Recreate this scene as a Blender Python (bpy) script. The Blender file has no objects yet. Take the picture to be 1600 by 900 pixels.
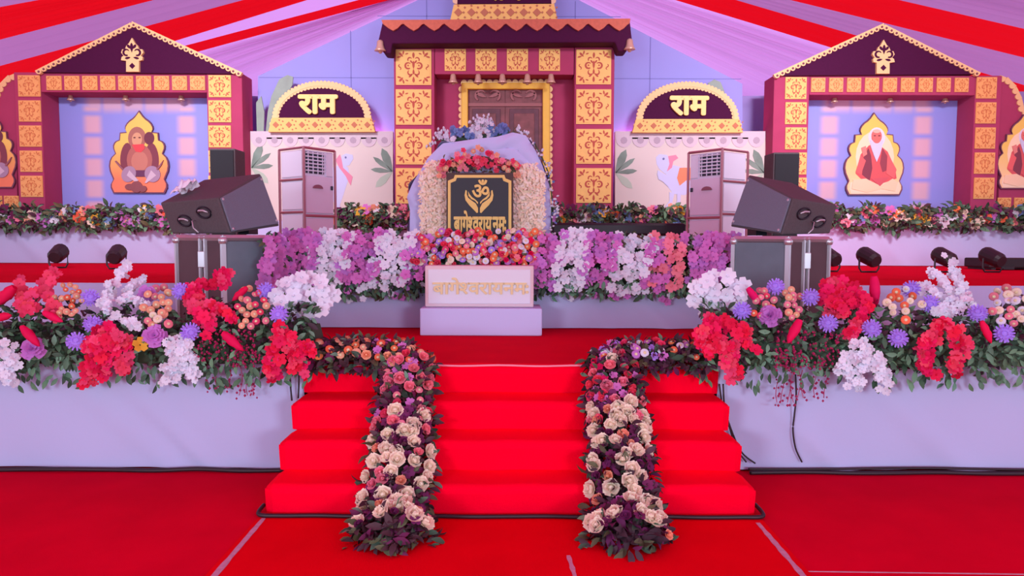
import bpy, bmesh, math, random
from mathutils import Vector, Matrix, Quaternion
random.seed(11)
R = random.random
def U(a, b): return a + (b - a) * random.random()
PI = math.pi
scene = bpy.context.scene
COL = scene.collection

# ------------------------------------------------------------------ camera
F = 1150.0                                   # focal length in pixels of a 1600x900 frame
CAMZ = 1.6
PITCH, ROLL = math.atan(78 / F), math.radians(0.19)
RM = Matrix.Rotation(PI / 2 - PITCH, 4, 'X') @ Matrix.Rotation(ROLL, 4, 'Z')
CAM = Vector((0, 0, CAMZ))
cd = bpy.data.cameras.new('camera')
cd.sensor_width = 36; cd.lens = F / 1600 * 36; cd.clip_end = 200
cam = bpy.data.objects.new('camera', cd); COL.objects.link(cam)
cam.matrix_world = Matrix.Translation(CAM) @ RM
scene.camera = cam

# ------------------------------------------------------------------ light
scene.view_settings.view_transform = 'Standard'
scene.view_settings.look = 'None'
scene.view_settings.gamma = 1
scene.view_settings.use_curve_mapping = False
scene.view_settings.exposure = 0.0
w = bpy.data.worlds.new('sky'); scene.world = w
w.use_nodes = True
bg = w.node_tree.nodes['Background']
bg.inputs[0].default_value = (0.68, 0.78, 1.0, 1)
bg.inputs[1].default_value = 1.5
def area(name, loc, target, size, power, col, sy=None):
    l = bpy.data.lights.new(name, 'AREA'); l.energy = power; l.color = col
    l.shape = 'RECTANGLE'; l.size = size; l.size_y = sy or size
    o = bpy.data.objects.new(name, l); COL.objects.link(o)
    o.location = loc
    o.rotation_euler = (Vector(target) - Vector(loc)).to_track_quat('-Z', 'Y').to_euler()
    return o
for sx in (-1, 1):                                                # added unseen fill lights: a pair for the backdrop, a pair behind the camera
    o = area('backdrop_fill', (sx * 4.2, 4.2, 5.9), (sx * 4.6, 12.6, 3.8), 1.6, 128, (0.96, 0.94, 1.0), 0.6)
    o.data.spread = math.radians(72)
    area('front_fill', (sx * 4.0, -4.0, 2.0), (sx * 1.0, 6, 0.9), 1.8, 270, (0.80, 0.87, 1.0), 1.0)

# ------------------------------------------------------------------ helpers
def ray(x, y): return (RM.to_3x3() @ Vector(((x - 800) / F, -(y - 450) / F, -1)))
def P(x, y, Y):
    d = ray(x, y); return CAM + d * (Y / d.y)
def PZ(x, y, Z):
    d = ray(x, y); return CAM + d * ((Z - CAMZ) / d.z)

def lin(c):
    c = c / 255.0
    return c / 12.92 if c <= 0.04045 else ((c + 0.055) / 1.055) ** 2.4
def col(r, g, b): return (lin(r), lin(g), lin(b), 1)

MATS = {}
def mat(name, rgb, rough=0.6, var=0.0, noise=0.0, nscale=6.0, bump=0.0, bscale=40.0, metal=0.0, trans=0.0, emit=0.0, sheen=0.0, spec=0.5):
    if name in MATS: return MATS[name]
    m = bpy.data.materials.new(name); m.use_nodes = True
    nt = m.node_tree; N = nt.nodes; L = nt.links
    b = N['Principled BSDF']
    c = col(*rgb)
    b.inputs['Base Color'].default_value = c
    b.inputs['Roughness'].default_value = rough
    b.inputs['Metallic'].default_value = metal
    b.inputs['Specular IOR Level'].default_value = spec
    if sheen: b.inputs['Sheen Weight'].default_value = sheen
    src = None
    tc = N.new('ShaderNodeTexCoord')
    if noise or var:
        hs = N.new('ShaderNodeHueSaturation'); hs.inputs['Color'].default_value = c
        val = None
        if var:
            oi = N.new('ShaderNodeObjectInfo')
            mr = N.new('ShaderNodeMapRange'); mr.inputs[3].default_value = 1 - var; mr.inputs[4].default_value = 1 + var * 0.7
            L.new(oi.outputs['Random'], mr.inputs[0]); val = mr.outputs[0]
            mh = N.new('ShaderNodeMapRange'); mh.inputs[3].default_value = 0.5 - var * 0.07; mh.inputs[4].default_value = 0.5 + var * 0.07
            mu = N.new('ShaderNodeMath'); mu.operation = 'MULTIPLY'; mu.inputs[1].default_value = 7.31
            fr = N.new('ShaderNodeMath'); fr.operation = 'FRACT'
            L.new(oi.outputs['Random'], mu.inputs[0]); L.new(mu.outputs[0], fr.inputs[0]); L.new(fr.outputs[0], mh.inputs[0])
            L.new(mh.outputs[0], hs.inputs['Hue'])
        if noise:
            nz = N.new('ShaderNodeTexNoise'); nz.inputs['Scale'].default_value = nscale; nz.inputs['Detail'].default_value = 4
            L.new(tc.outputs['Object'], nz.inputs['Vector'])
            mn = N.new('ShaderNodeMapRange'); mn.inputs[1].default_value = 0.3; mn.inputs[2].default_value = 0.7
            mn.inputs[3].default_value = 1 - noise; mn.inputs[4].default_value = 1 + noise
            L.new(nz.outputs[0], mn.inputs[0])
            if val is None: val = mn.outputs[0]
            else:
                mm = N.new('ShaderNodeMath'); mm.operation = 'MULTIPLY'
                L.new(val, mm.inputs[0]); L.new(mn.outputs[0], mm.inputs[1]); val = mm.outputs[0]
        L.new(val, hs.inputs['Value'])
        L.new(hs.outputs[0], b.inputs['Base Color']); src = hs.outputs[0]
    if bump:
        nb = N.new('ShaderNodeTexNoise'); nb.inputs['Scale'].default_value = bscale; nb.inputs['Detail'].default_value = 3
        L.new(tc.outputs['Object'], nb.inputs['Vector'])
        bp = N.new('ShaderNodeBump'); bp.inputs['Strength'].default_value = bump; bp.inputs['Distance'].default_value = 0.02
        L.new(nb.outputs[0], bp.inputs['Height']); L.new(bp.outputs[0], b.inputs['Normal'])
    if trans:
        tr = N.new('ShaderNodeBsdfTranslucent'); tr.inputs[0].default_value = c
        if src: L.new(src, tr.inputs[0])
        mx = N.new('ShaderNodeMixShader'); mx.inputs[0].default_value = trans
        L.new(b.outputs[0], mx.inputs[1]); L.new(tr.outputs[0], mx.inputs[2])
        L.new(mx.outputs[0], N['Material Output'].inputs[0])
    if emit:
        b.inputs['Emission Color'].default_value = c; b.inputs['Emission Strength'].default_value = emit
    MATS[name] = m
    return m

ORG = {}                                      # world origin of every parent object
def link(o, parent=None, origin=None):
    COL.objects.link(o)
    if parent is not None: o.parent = parent
    ORG[o.name] = Vector(origin) if origin is not None else (ORG[parent.name] if parent else Vector((0, 0, 0)))
    return o
def tag(o, label=None, cat=None, group=None, kind=None):
    if label: o['label'] = label
    if cat: o['category'] = cat
    if group: o['group'] = group
    if kind: o['kind'] = kind
    return o
def thing(name, label, cat, loc=(0, 0, 0), group=None, kind=None):
    o = bpy.data.objects.new(name, None); o.empty_display_size = 0.1
    o.location = loc
    link(o, None, loc)
    return tag(o, label, cat, group, kind)

class MB:
    def __init__(s): s.v = []; s.f = []; s.m = []
    def add(s, vs, fs, mi=0):
        n = len(s.v); s.v += [tuple(v) for v in vs]
        for f in fs: s.f.append(tuple(i + n for i in f)); s.m.append(mi)
        return s
    def box(s, x0, x1, y0, y1, z0, z1, mi=0):
        vs = [(x, y, z) for z in (z0, z1) for y in (y0, y1) for x in (x0, x1)]
        return s.add(vs, [(0, 2, 3, 1), (4, 5, 7, 6), (0, 1, 5, 4), (2, 6, 7, 3), (0, 4, 6, 2), (1, 3, 7, 5)], mi)
    def hexa(s, c, mi=0):                     # 8 corners: bottom 4 ring, top 4 ring
        return s.add(c, [(3, 2, 1, 0), (4, 5, 6, 7), (0, 1, 5, 4), (1, 2, 6, 5), (2, 3, 7, 6), (3, 0, 4, 7)], mi)
    def prism(s, pts, y0, y1, mi=0):          # pts: (x,z) outline, front at y0
        n = len(pts)
        a = sum(pts[i][0] * pts[(i + 1) % n][1] - pts[(i + 1) % n][0] * pts[i][1] for i in range(n))
        if a < 0: pts = pts[::-1]
        vs = [(p[0], y0, p[1]) for p in pts] + [(p[0], y1, p[1]) for p in pts]
        fs = [tuple(range(n)), tuple(range(2 * n - 1, n - 1, -1))]
        fs += [(i + n, (i + 1) % n + n, (i + 1) % n, i) for i in range(n)]
        return s.add(vs, fs, mi)
    def tube(s, path, r, n=6, mi=0, cap=True):
        path = [Vector(p) for p in path]; k = len(path)
        vs = []
        for i, p in enumerate(path):
            t = (path[min(i + 1, k - 1)] - path[max(i - 1, 0)]).normalized()
            a = t.cross(Vector((0, 0, 1)))
            if a.length < 1e-3: a = t.cross(Vector((1, 0, 0)))
            a.normalize(); b = t.cross(a)
            rr = r[i] if isinstance(r, (list, tuple)) else r
            for j in range(n):
                q = 2 * PI * j / n; vs.append(p + a * rr * math.cos(q) + b * rr * math.sin(q))
        fs = [(i * n + j, i * n + (j + 1) % n, (i + 1) * n + (j + 1) % n, (i + 1) * n + j) for i in range(k - 1) for j in range(n)]
        if cap: fs += [tuple(range(n))[::-1], tuple(range((k - 1) * n, k * n))]
        return s.add(vs, fs, mi)
    def lathe(s, prof, n=12, c=(0, 0, 0), mi=0):   # prof: (radius, z)
        k = len(prof); vs = []
        for r, z in prof:
            for j in range(n):
                q = 2 * PI * j / n; vs.append((c[0] + r * math.cos(q), c[1] + r * math.sin(q), c[2] + z))
        fs = [(i * n + j, i * n + (j + 1) % n, (i + 1) * n + (j + 1) % n, (i + 1) * n + j) for i in range(k - 1) for j in range(n)]
        fs += [tuple(range(n))[::-1], tuple(range((k - 1) * n, k * n))]
        return s.add(vs, fs, mi)
    def grid(s, fn, nu, nv, mi=0):
        vs = [fn(i / nu, j / nv) for j in range(nv + 1) for i in range(nu + 1)]
        fs = [(j * (nu + 1) + i, j * (nu + 1) + i + 1, (j + 1) * (nu + 1) + i + 1, (j + 1) * (nu + 1) + i) for j in range(nv) for i in range(nu)]
        return s.add(vs, fs, mi)
    def mesh(s, name, mats, smooth=False, off=None):
        me = bpy.data.meshes.new(name)
        vs = s.v if off is None else [(v[0] - off[0], v[1] - off[1], v[2] - off[2]) for v in s.v]
        me.from_pydata(vs, [], s.f)
        if not isinstance(mats, (list, tuple)): mats = [mats]
        for m in mats: me.materials.append(m)
        if len(mats) > 1: me.polygons.foreach_set('material_index', s.m)
        if smooth: me.polygons.foreach_set('use_smooth', [True] * len(me.polygons))
        me.update()
        return me
    def build(s, name, mats, parent=None, smooth=False, bevel=0.0, seg=2):
        if parent is not None: off = ORG[parent.name]
        else:
            xs = [v[0] for v in s.v]; ys = [v[1] for v in s.v]; zs = [v[2] for v in s.v]
            off = Vector(((min(xs) + max(xs)) / 2, (min(ys) + max(ys)) / 2, min(zs)))
        o = bpy.data.objects.new(name, s.mesh(name, mats, smooth, off))
        if parent is None: o.location = off
        link(o, parent, off)
        if bevel:
            b = o.modifiers.new('bevel', 'BEVEL'); b.width = bevel; b.segments = seg; b.limit_method = 'ANGLE'
        return o

def put(mesh, name, parent, loc, rot=None, scale=1.0):     # loc in world metres
    o = bpy.data.objects.new(name, mesh)
    o.location = Vector(loc) - ORG[parent.name]
    if rot is not None:
        o.rotation_mode = 'QUATERNION'; o.rotation_quaternion = rot
    o.scale = (scale, scale, scale) if not isinstance(scale, tuple) else scale
    COL.objects.link(o); o.parent = parent
    ORG[o.name] = Vector(loc)
    return o
def aim(d, spin=None):
    q = Vector(d).to_track_quat('Z', 'Y')
    return q @ Quaternion((0, 0, 1), U(0, 6.28) if spin is None else spin)
def xz(pts, Y): return [(p.x, p.z) for p in (P(a, b, Y) for a, b in pts)]
def rect(x0, y0, x1, y1): return [(x0, y1), (x1, y1), (x1, y0), (x0, y0)]
def ell(cx, cy, rx, ry, n=20, a0=0, a1=2 * PI, rot=0):
    out = []
    full = abs(a1 - a0 - 2 * PI) < 1e-6
    for i in range(n if full else n + 1):
        a = a0 + (a1 - a0) * i / n
        x, y = rx * math.cos(a), ry * math.sin(a)
        out.append((cx + x * math.cos(rot) - y * math.sin(rot), cy + x * math.sin(rot) + y * math.cos(rot)))
    return out
def plate(name, pts, Y, th, m, parent=None, bevel=0.0):    # outline given in photograph pixels, standing at depth Y
    return MB().prism(xz(pts, Y), Y, Y + th).build(name, m, parent, bevel=bevel)

GLYPHS = {}
def glyph_mesh(body, cut=None):
    if (body, cut) in GLYPHS: return GLYPHS[body, cut].copy()
    c = bpy.data.curves.new('t', 'FONT'); c.body = body; c.size = 1; c.resolution_u = 4
    o = bpy.data.objects.new('t', c); COL.objects.link(o)
    dg = bpy.context.evaluated_depsgraph_get()
    me = bpy.data.meshes.new_from_object(o.evaluated_get(dg))
    bpy.data.objects.remove(o); bpy.data.curves.remove(c)
    if cut is not None:
        bm = bmesh.new(); bm.from_mesh(me)
        bmesh.ops.bisect_plane(bm, geom=bm.verts[:] + bm.edges[:] + bm.faces[:], plane_co=(cut, 0, 0), plane_no=(1, 0, 0), clear_outer=True)
        bm.to_mesh(me); bm.free()
    GLYPHS[body, cut] = me
    return me.copy()
BAGESH = ['बा', 'गे', ('श', 0.50), 'व', 'रा', 'य']
NAMAH = ['न', 'म', 'ः']
for q in BAGESH + NAMAH + ['राम', 'ॐ']: glyph_mesh(*(q if isinstance(q, tuple) else (q, None)))

# ------------------------------------------------------------------ materials
RED = mat('red_carpet', (214, 0, 44), 0.95, noise=0.06, nscale=3, bump=0.25, bscale=260, spec=0.02)
REDB = mat('red_carpet_bright', (255, 0, 46), 0.92, noise=0.05, nscale=3, bump=0.25, bscale=260, spec=0.02)
WHITE = mat('white_cloth', (186, 190, 230), 0.85, bump=0.15, bscale=7, spec=0.2)
LAV = mat('lavender_cloth', (200, 206, 250), 0.8, spec=0.2)
MAROON = mat('maroon_cloth', (170, 64, 102), 0.85, noise=0.05, nscale=3, spec=0.2)
MAROOND = mat('deep_maroon_cloth', (150, 48, 84), 0.85, spec=0.2)
PLUM = mat('plum_board', (68, 8, 56), 0.8, noise=0.06, nscale=30, spec=0.2)
GOLD = mat('gold_board', (240, 192, 108), 0.6, noise=0.03)
CREAM = mat('cream_board', (232, 196, 160), 0.7)
MOTIF = mat('tile_motif', (186, 84, 70), 0.8)
YGOLD = mat('gold_letter', (236, 200, 100), 0.45, spec=0.6)
FRAMEG = mat('gilt_frame', (232, 186, 60), 0.4, noise=0.05)
BROWN = mat('terracotta_board', (196, 106, 84), 0.8, noise=0.1, nscale=20)
BLACK = mat('black_panel', (22, 18, 34), 0.5)
SPKF = mat('speaker_grille', (116, 124, 140), 0.8, noise=0.1, nscale=200, bump=0.4, bscale=400)
SPKB = mat('speaker_box', (86, 78, 82), 0.75, noise=0.1, nscale=60, bump=0.2, bscale=200)
STEEL = mat('brushed_metal', (205, 205, 212), 0.35, metal=0.7)
CASEF = mat('case_laminate', (104, 124, 134), 0.6, noise=0.1, nscale=5)
CASES = mat('case_laminate_side', (84, 58, 66), 0.6, noise=0.1, nscale=5)
CABLE = mat('black_cable', (40, 22, 34), 0.5)
TAPE = mat('pale_tape', (196, 150, 176), 0.5, noise=0.15, nscale=30)

# ------------------------------------------------------------------ levels of the place
SF, S1 = 5.05, 4.13                            # stage front, first step front (metres from the camera)
ZS = P(800, 568, SF).z                         # stage deck height
T2Y = PZ(800, 512, ZS).y                       # second tier front
T2Z = P(150, 441, T2Y).z
T3Y = 12.2                                     # backdrop tier front
T3Z = P(150, 343, T3Y).z
HB = 12.6                                      # front of the painted house fronts
WX = 12.0
print('levels', ZS, T2Y, T2Z, PZ(150, 412, T2Z).y, T3Z)

# ------------------------------------------------------------------ setting
MB().box(-22, 22, -10, 28, -0.08, 0).build('floor', RED)
bpy.data.objects['floor']['kind'] = 'structure'
wallm = mat('tent_wall', (150, 140, 200), 0.85, trans=0.25)
def wallfn(u, v):
    x = -22 + 44 * u; return (x, 27.5 + 0.12 * math.sin(x * 6) + 0.05 * math.sin(x * 17), 9.8 * v)
tag(MB().grid(wallfn, 220, 3).build('wall_back', wallm, smooth=True), kind='structure')

# draped ceiling: cloth lengths fanning out from a gathering point over the stage
CEN = Vector((0, 10.2, 0))
def ceilz(x, y): return 7.1 - 0.035 * math.hypot(x - CEN.x, y - CEN.y)
def PC(x, y):
    d = ray(x, y); t = 14 / d.y
    for _ in range(30):
        p = CAM + d * t
        t *= max(0.3, min(2.0, (ceilz(p.x, p.y) - CAMZ) / (p.z - CAMZ)))
    return CAM + d * t
def bline(a, b):
    p, q = PC(*a), PC(*b)
    p2, q2 = Vector((p.x, p.y)), Vector((q.x, q.y)); d = (p2 - q2).normalized()
    c = Vector((CEN.x, CEN.y)); t0 = (c - q2).dot(d); n0 = q2 + d * t0
    off = n0 - c
    if off.length > 4: n0 = c + off.normalized() * 4
    s = 18.5
    s = 26.0
    if d.y > 0: s = min(s, (27.2 - q2.y) / d.y - t0)
    e = q2 + d * (t0 + s)
    return n0, e
lb = [bline((405, 120), (655, 0)), bline((400, 59), (625, 0)), bline((400, 42), (560, 0)), bline((280, 62), (480, 0)),
      bline((0, 103), (380, 0)), bline((0, 62), (240, 0)), bline((0, 11), (60, 0))]
rb = [bline((1160, 130), (895, 0)), bline((1330, 84), (1055, 0)), bline((1330, 53), (1150, 0)), bline((1600, 90), (1235, 0)),
      bline((1600, 45), (1405, 0))]
ceil = thing('ceiling', None, None, (0, 10.2, 7.1), kind='structure')
PINKW = mat('pale_pink_voile', (250, 168, 240), 0.8, trans=0.7, spec=0.1)
PINKSHADE = mat('shaded_pink_voile', (214, 138, 200), 0.8, trans=0.5, spec=0.1)  # the pale voile again, with its shade put into the colour
DRED = mat('red_voile', (255, 14, 30), 0.8, trans=0.7, spec=0.1)
def rad(ang):
    d = Vector((math.cos(ang), math.sin(ang))); c = Vector((CEN.x, CEN.y)); return c, c + d * 20
seq = []
aL = math.atan2(*(lb[-1][1] - Vector((CEN.x, CEN.y))).yx); aR = math.atan2(*(rb[-1][1] - Vector((CEN.x, CEN.y))).yx)
if aL < 0: aL += 2 * PI
NF = 15
front = [rad(aL + (aR + 2 * PI - aL) * i / NF) for i in range(1, NF)]
loop = lb + front + rb[::-1]
cols = [PINKW, DRED, PINKW, DRED, PINKSHADE, DRED] + [PINKSHADE if i % 2 == 0 else DRED for i in range(NF)] + [DRED, PINKSHADE, DRED, PINKW][0:4] + [PINKW]
for i in range(len(loop)):
    a, b = loop[i], loop[(i + 1) % len(loop)]
    wid = (a[1] - b[1]).length
    k = max(2, int(wid / 0.55)); ph = U(0, 6)
    nu = k * 6
    def fn(u, v, a=a, b=b, k=k, ph=ph, wid=wid):
        pa = a[0].lerp(a[1], v); pb = b[0].lerp(b[1], v); p = pa.lerp(pb, u)
        z = ceilz(p.x, p.y) - 0.05 * v * math.sin(PI * u) * min(1, wid / 3)
        z += (0.035 * math.sin(2 * PI * k * u + ph) + 0.018 * math.sin(2 * PI * k * 2.3 * u + 2 * ph)) * min(1, v * 2 + 0.1) * min(1, wid / 4) * min(1, 6 * u, 6 * (1 - u))
        return (p.x, p.y, z)
    MB().grid(fn, nu, 12).build('drape', cols[i], ceil, smooth=True)

# ------------------------------------------------------------------ stage tiers
def skirt(name, x0, x1, y, z0, z1, m, parent, amp=0.012, nu=520):
    def fn(u, v):
        x = x0 + (x1 - x0) * u; z = z0 + (z1 - z0) * v
        k = x * 2.3 + z * 1.7
        d = amp * (math.sin(k * 2.1) + 0.6 * math.sin(x * 9.1 - z * 5) + 0.5 * math.sin(x * 5.3 + z * 4 + 1)) * (0.4 + 0.6 * (1 - v))
        r = math.sin(x * 1.35 + z * 1.3 + 0.5); d -= 0.055 * max(0, r) ** 30 * (1 - v * 0.7) + 0.035 * max(0, math.sin(x * 2.9 + z * 3.1 + 1.2)) ** 26 * (1 - v * 0.8)
        d -= 2.2 * amp * max(0, math.sin(x * 4.4 + z * 4.2 + 0.8 * math.sin(x * 0.9))) ** 10 * (1 - 0.5 * v)
        return (x, y - 0.03 + d - 0.03 * (1 - v), z)
    return MB().grid(fn, nu, 16).build(name, m, parent, smooth=True)
st = thing('stage_platform', 'low stage deck with red carpet and white cloth skirt behind the stairs', 'stage', (0, SF, 0))
MB().box(-10, 10, SF, T2Y + 0.3, ZS - 0.05, ZS).build('deck', RED, st)
MB().box(-9.9, 9.9, SF + 0.06, T2Y + 0.25, 0, ZS - 0.05).build('frame', CABLE, st)
st2 = thing('upper_stage_platform', 'second stage tier with red carpet on top and white skirt under orchid rows', 'stage', (0, T2Y, ZS))
MB().box(-12, 12, T2Y, T3Y + 0.3, T2Z - 0.05, T2Z).build('deck', RED, st2)
skirt('skirt', -12, 12, T2Y, ZS + 0.006, T2Z - 0.004, WHITE, st2, 0.008)
MB().box(-11.9, 11.9, T2Y + 0.06, T3Y + 0.25, ZS, T2Z - 0.05).build('frame', CABLE, st2)
st3 = thing('backdrop_platform', 'raised back platform with pale skirt carrying the painted house fronts', 'stage', (0, T3Y, T2Z))
MB().box(-13, 13, T3Y, 14.2, T3Z - 0.05, T3Z).build('deck', RED, st3)
skirt('skirt', -13, 13, T3Y, T2Z + 0.006, T3Z - 0.004, WHITE, st3, 0.01)
MB().box(-12.9, 12.9, T3Y + 0.06, 14.1, T2Z, T3Z - 0.05).build('frame', CABLE, st3)

# stairs
XL, XR = P(411, 780, S1).x, P(1183, 780, S1).x
RUN, RISE = (SF - 0.11 - S1) / 3, ZS / 4
stairs = thing('carpeted_staircase', 'four bright red carpeted steps leading up to the stage', 'stairs', ((XL + XR) / 2, S1, 0))
for i in range(4):
    yf = S1 + RUN * i; z1 = RISE * (i + 1); z0 = RISE * i if i else 0.0
    yb = yf + RUN + 0.02 if i < 3 else SF - 0.005
    prof = [(yf + 0.022, z0 - (0.01 if i else 0)), (yf + 0.016, z0 + 0.03), (yf, z1 - 0.05)]
    for k in range(6):
        a = PI - (PI / 2) * k / 5
        prof.append((yf + 0.045 + 0.045 * math.cos(a), z1 - 0.045 + 0.045 * math.sin(a)))
    prof += [(yb, z1 + 0.001), (yb, z0 - (0.01 if i else 0))]
    n = len(prof); m = MB(); NX = 60; vs = []
    for j in range(NX + 1):
        u = j / NX; x = XL + (XR - XL) * u
        e = min(u, 1 - u) * (XR - XL)
        rr = 0.03 * max(0, 1 - e / 0.06) ** 2
        wv = 0.004 * math.sin(x * 7 + i) + 0.003 * math.sin(x * 17 + 2 * i)
        for (py, pz) in prof: vs.append((x, py + wv + rr * (1 if py < yf + 0.1 else 0), pz - rr * (1 if pz > z1 - 0.02 else 0) + 0.3 * wv * (pz > z0 + 0.05)))
    fs = [(j * n + k, (j + 1) * n + k, (j + 1) * n + (k + 1) % n, j * n + (k + 1) % n) for j in range(NX) for k in range(n)]
    fs += [tuple(range(n)), tuple(range(NX * n + n - 1, NX * n - 1, -1))]
    m.add(vs, fs).build('step', REDB, stairs, smooth=False)
MB().tube([(XL + 0.15 + (XR - XL - 0.3) * i / 30, SF - 0.11, ZS + 0.004 + 0.003 * math.sin(i)) for i in range(31)], 0.007, 6).build('edge_shine', mat('edge_shine', (238, 150, 170), 0.35), stairs, smooth=True)  # pale strip standing in for the shine along the top step edge

for xa, xb in ((-10, XL - 0.004), (XR + 0.004, 10)): skirt('skirt', xa, xb, SF, 0.012, ZS - 0.004, WHITE, st, nu=300)

# carpet runner and seam tapes on the ground
runner = MB().box(XL - 0.02, XR + 0.02, -3, S1 - 0.002, 0.0, 0.006).build('carpet_runner', mat('runner', (226, 0, 26), 0.95, noise=0.05, nscale=3, bump=0.25, bscale=260, spec=0.02))
tag(runner, 'red carpet runner on the ground in front of the stairs, edged with tape', 'carpet')
def tape(a, b, w, z, label):
    a, b = PZ(*a, z), PZ(*b, z); d = (b - a).normalized(); n = Vector((-d.y, d.x, 0)) * w / 2
    m = MB(); k = 14; vs = []
    for i in range(k + 1):
        p = a.lerp(b, i / k); j = 1 + U(-0.25, 0.25)
        vs += [p - n * j, p + n * j, p - n * j + Vector((0, 0, .0015)), p + n * j + Vector((0, 0, .0015))]
    fs = []
    for i in range(k):
        q = i * 4; fs += [(q, q + 1, q + 5, q + 4), (q + 2, q + 6, q + 7, q + 3), (q, q + 4, q + 6, q + 2), (q + 1, q + 3, q + 7, q + 5)]
    tag(m.add(vs, fs).build('seam_tape', TAPE), label, 'tape')
tape((412, 810), (322, 915), 0.028, 0.007, 'pale tape strip from stair corner, on runner edge away from the hanging cables')
tape((1184, 817), (1268, 915), 0.028, 0.007, 'pale tape strip from stair corner, on runner edge near the hanging cables')
tape((888, 868), (903, 915), 0.022, 0.007, 'short worn tape strip in the middle of the red runner')
tape((1262, 893), (1640, 898), 0.008, 0.001, 'thin pale seam line across the red carpet beside the runner')

# ------------------------------------------------------------------ cables
def cable(pts, r, label, group=None):
    k = []
    n = len(pts)
    for i in range(n - 1):
        p0, p1, p2, p3 = (Vector(pts[max(i - 1, 0)]), Vector(pts[i]), Vector(pts[i + 1]), Vector(pts[min(i + 2, n - 1)]))
        for t in range(6):
            t /= 6; k.append(0.5 * ((2 * p1) + (p2 - p0) * t + (2 * p0 - 5 * p1 + 4 * p2 - p3) * t * t + (3 * p1 - p0 - 3 * p2 + p3) * t ** 3))
    k.append(Vector(pts[-1]))
    return tag(MB().tube(k, r, 7).build('cable', CABLE, smooth=True), label, 'cable', group)
cable([(XL - 0.03, S1 + 0.1, 0.03), (XL - 0.02, S1 - 0.02, 0.02)] + [(XL + 0.1 + (XR - XL - 0.2) * i / 12, S1 - 0.035 + 0.006 * math.sin(i * 2.1), 0.018) for i in range(13)] + [(XR + 0.03, S1 - 0.02, 0.02), (XR + 0.03, S1 + 0.12, 0.035)], 0.012, 'black cable lying along the foot of the stairs')
YC = SF - 0.13
cable([(-8, YC, 0.02)] + [(-4.2 + 2.65 * i / 9, YC + 0.01 * math.sin(i * 3), 0.016 + 0.004 * math.sin(i * 2)) for i in range(10)], 0.015, 'thick black cable along the skirt foot below the yellow lily flower bank')
cable([(1.62, YC - 0.02, 0.016)] + [(1.75 + 2.6 * i / 9, YC - 0.012 + 0.012 * math.sin(i * 2), 0.016) for i in range(10)] + [(8, YC, 0.016)], 0.014, 'thick black cable along skirt foot under the hanging cables')
cable([(1.62, YC + 0.018, 0.03)] + [(1.75 + 2.6 * i / 9, YC + 0.016 - 0.008 * math.sin(i * 1.3), 0.03 + 0.008 * abs(math.sin(i * 2.7))) for i in range(10)] + [(8, YC + .02, 0.016)], 0.009, 'thinner black cable lying on the thick cable at the skirt foot')
yk = SF - 0.10
def hang(px, label): cable([P(a, b, yk) for a, b in px], 0.006, label)
hang([(1243, 585), (1244, 620), (1241, 650), (1239, 672), (1243, 700), (1253, 722)], 'thin black cable hanging down the middle of the white skirt')
hang([(1130, 600), (1133, 640), (1146, 680), (1160, 708), (1180, 724)], 'thin black cable curving down beside the stairs, outer one')
hang([(1124, 600), (1130, 640), (1140, 668), (1150, 700), (1166, 722)], 'thin black cable curving down beside the stairs, inner one')
hang([(467, 580), (467, 600), (466, 622)], 'short thin black cable hanging below red blossoms, next to the steps')
hang([(453, 585), (454, 605), (456, 626)], 'short thin black cable hanging below red blossoms, away from the steps')

# ------------------------------------------------------------------ backdrop: tile pieces, trims, bells, lettering
def drop(cx, cz, l, w, a):
    pts = []
    for t, s in ((0, 0), (0.3, 0.75), (0.6, 1.0), (0.85, 0.7), (1, 0)):
        pts.append((t * l, s * w / 2))
    pts += [(t * l, -s * w / 2) for t, s in ((0.85, 0.7), (0.6, 1.0), (0.3, 0.75))]
    c, s = math.cos(a), math.sin(a)
    return [(cx + x * c - z * s, cz + x * s + z * c) for x, z in pts]
def arc_poly(cx, cz, r, w, a0, a1, n=8):
    o = []; i2 = []
    for i in range(n + 1):
        a = a0 + (a1 - a0) * i / n; ww = w * (0.35 + 0.65 * math.sin(PI * (0.15 + 0.85 * i / n)))
        o.append((cx + (r + ww / 2) * math.cos(a), cz + (r + ww / 2) * math.sin(a)))
        i2.append((cx + (r - ww / 2) * math.cos(a), cz + (r - ww / 2) * math.sin(a)))
    return o + i2[::-1]
def motif_polys():
    ps = [drop(0, 0.24, 0.18, 0.07, PI / 2), drop(0, -0.26, 0.18, 0.07, -PI / 2), drop(0, -0.06, 0.24, 0.07, PI / 2), drop(0, -0.05, 0.16, 0.06, -PI / 2)]
    for s in (1, -1):
        h = lambda pts: [(x * s, z) for x, z in pts]
        ps += [h(arc_poly(0.15, 0.04, 0.085, 0.055, -2.2, 2.4)), h(arc_poly(0.10, 0.21, 0.06, 0.04, -0.6, 2.6)), h(arc_poly(0.09, -0.15, 0.07, 0.045, -2.6, 1.0)),
               h(drop(0.13, 0.03, 0.05, 0.05, 0.6)), h(drop(0.02, 0.1, 0.12, 0.05, 0.9)), h(drop(0.03, -0.2, 0.14, 0.05, -0.7))]
        for t in (1, -1):
            g = lambda pts: [(x * s, z * t) for x, z in pts]
            ps += [g(drop(0.29, 0.29, 0.17, 0.07, PI / 4)), g(drop(0.30, 0.34, 0.13, 0.05, PI / 2 + 0.2)), g(drop(0.34, 0.30, 0.13, 0.05, -0.2)), g(drop(0.24, 0.36, 0.10, 0.04, PI * 0.9))]
        ps += [h(arc_poly(0.385, 0.04, 0.035, 0.03, -2, 1.6)), h(arc_poly(0.39, -0.04, 0.035, 0.03, 1.2, 4.6))]
    return ps
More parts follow.
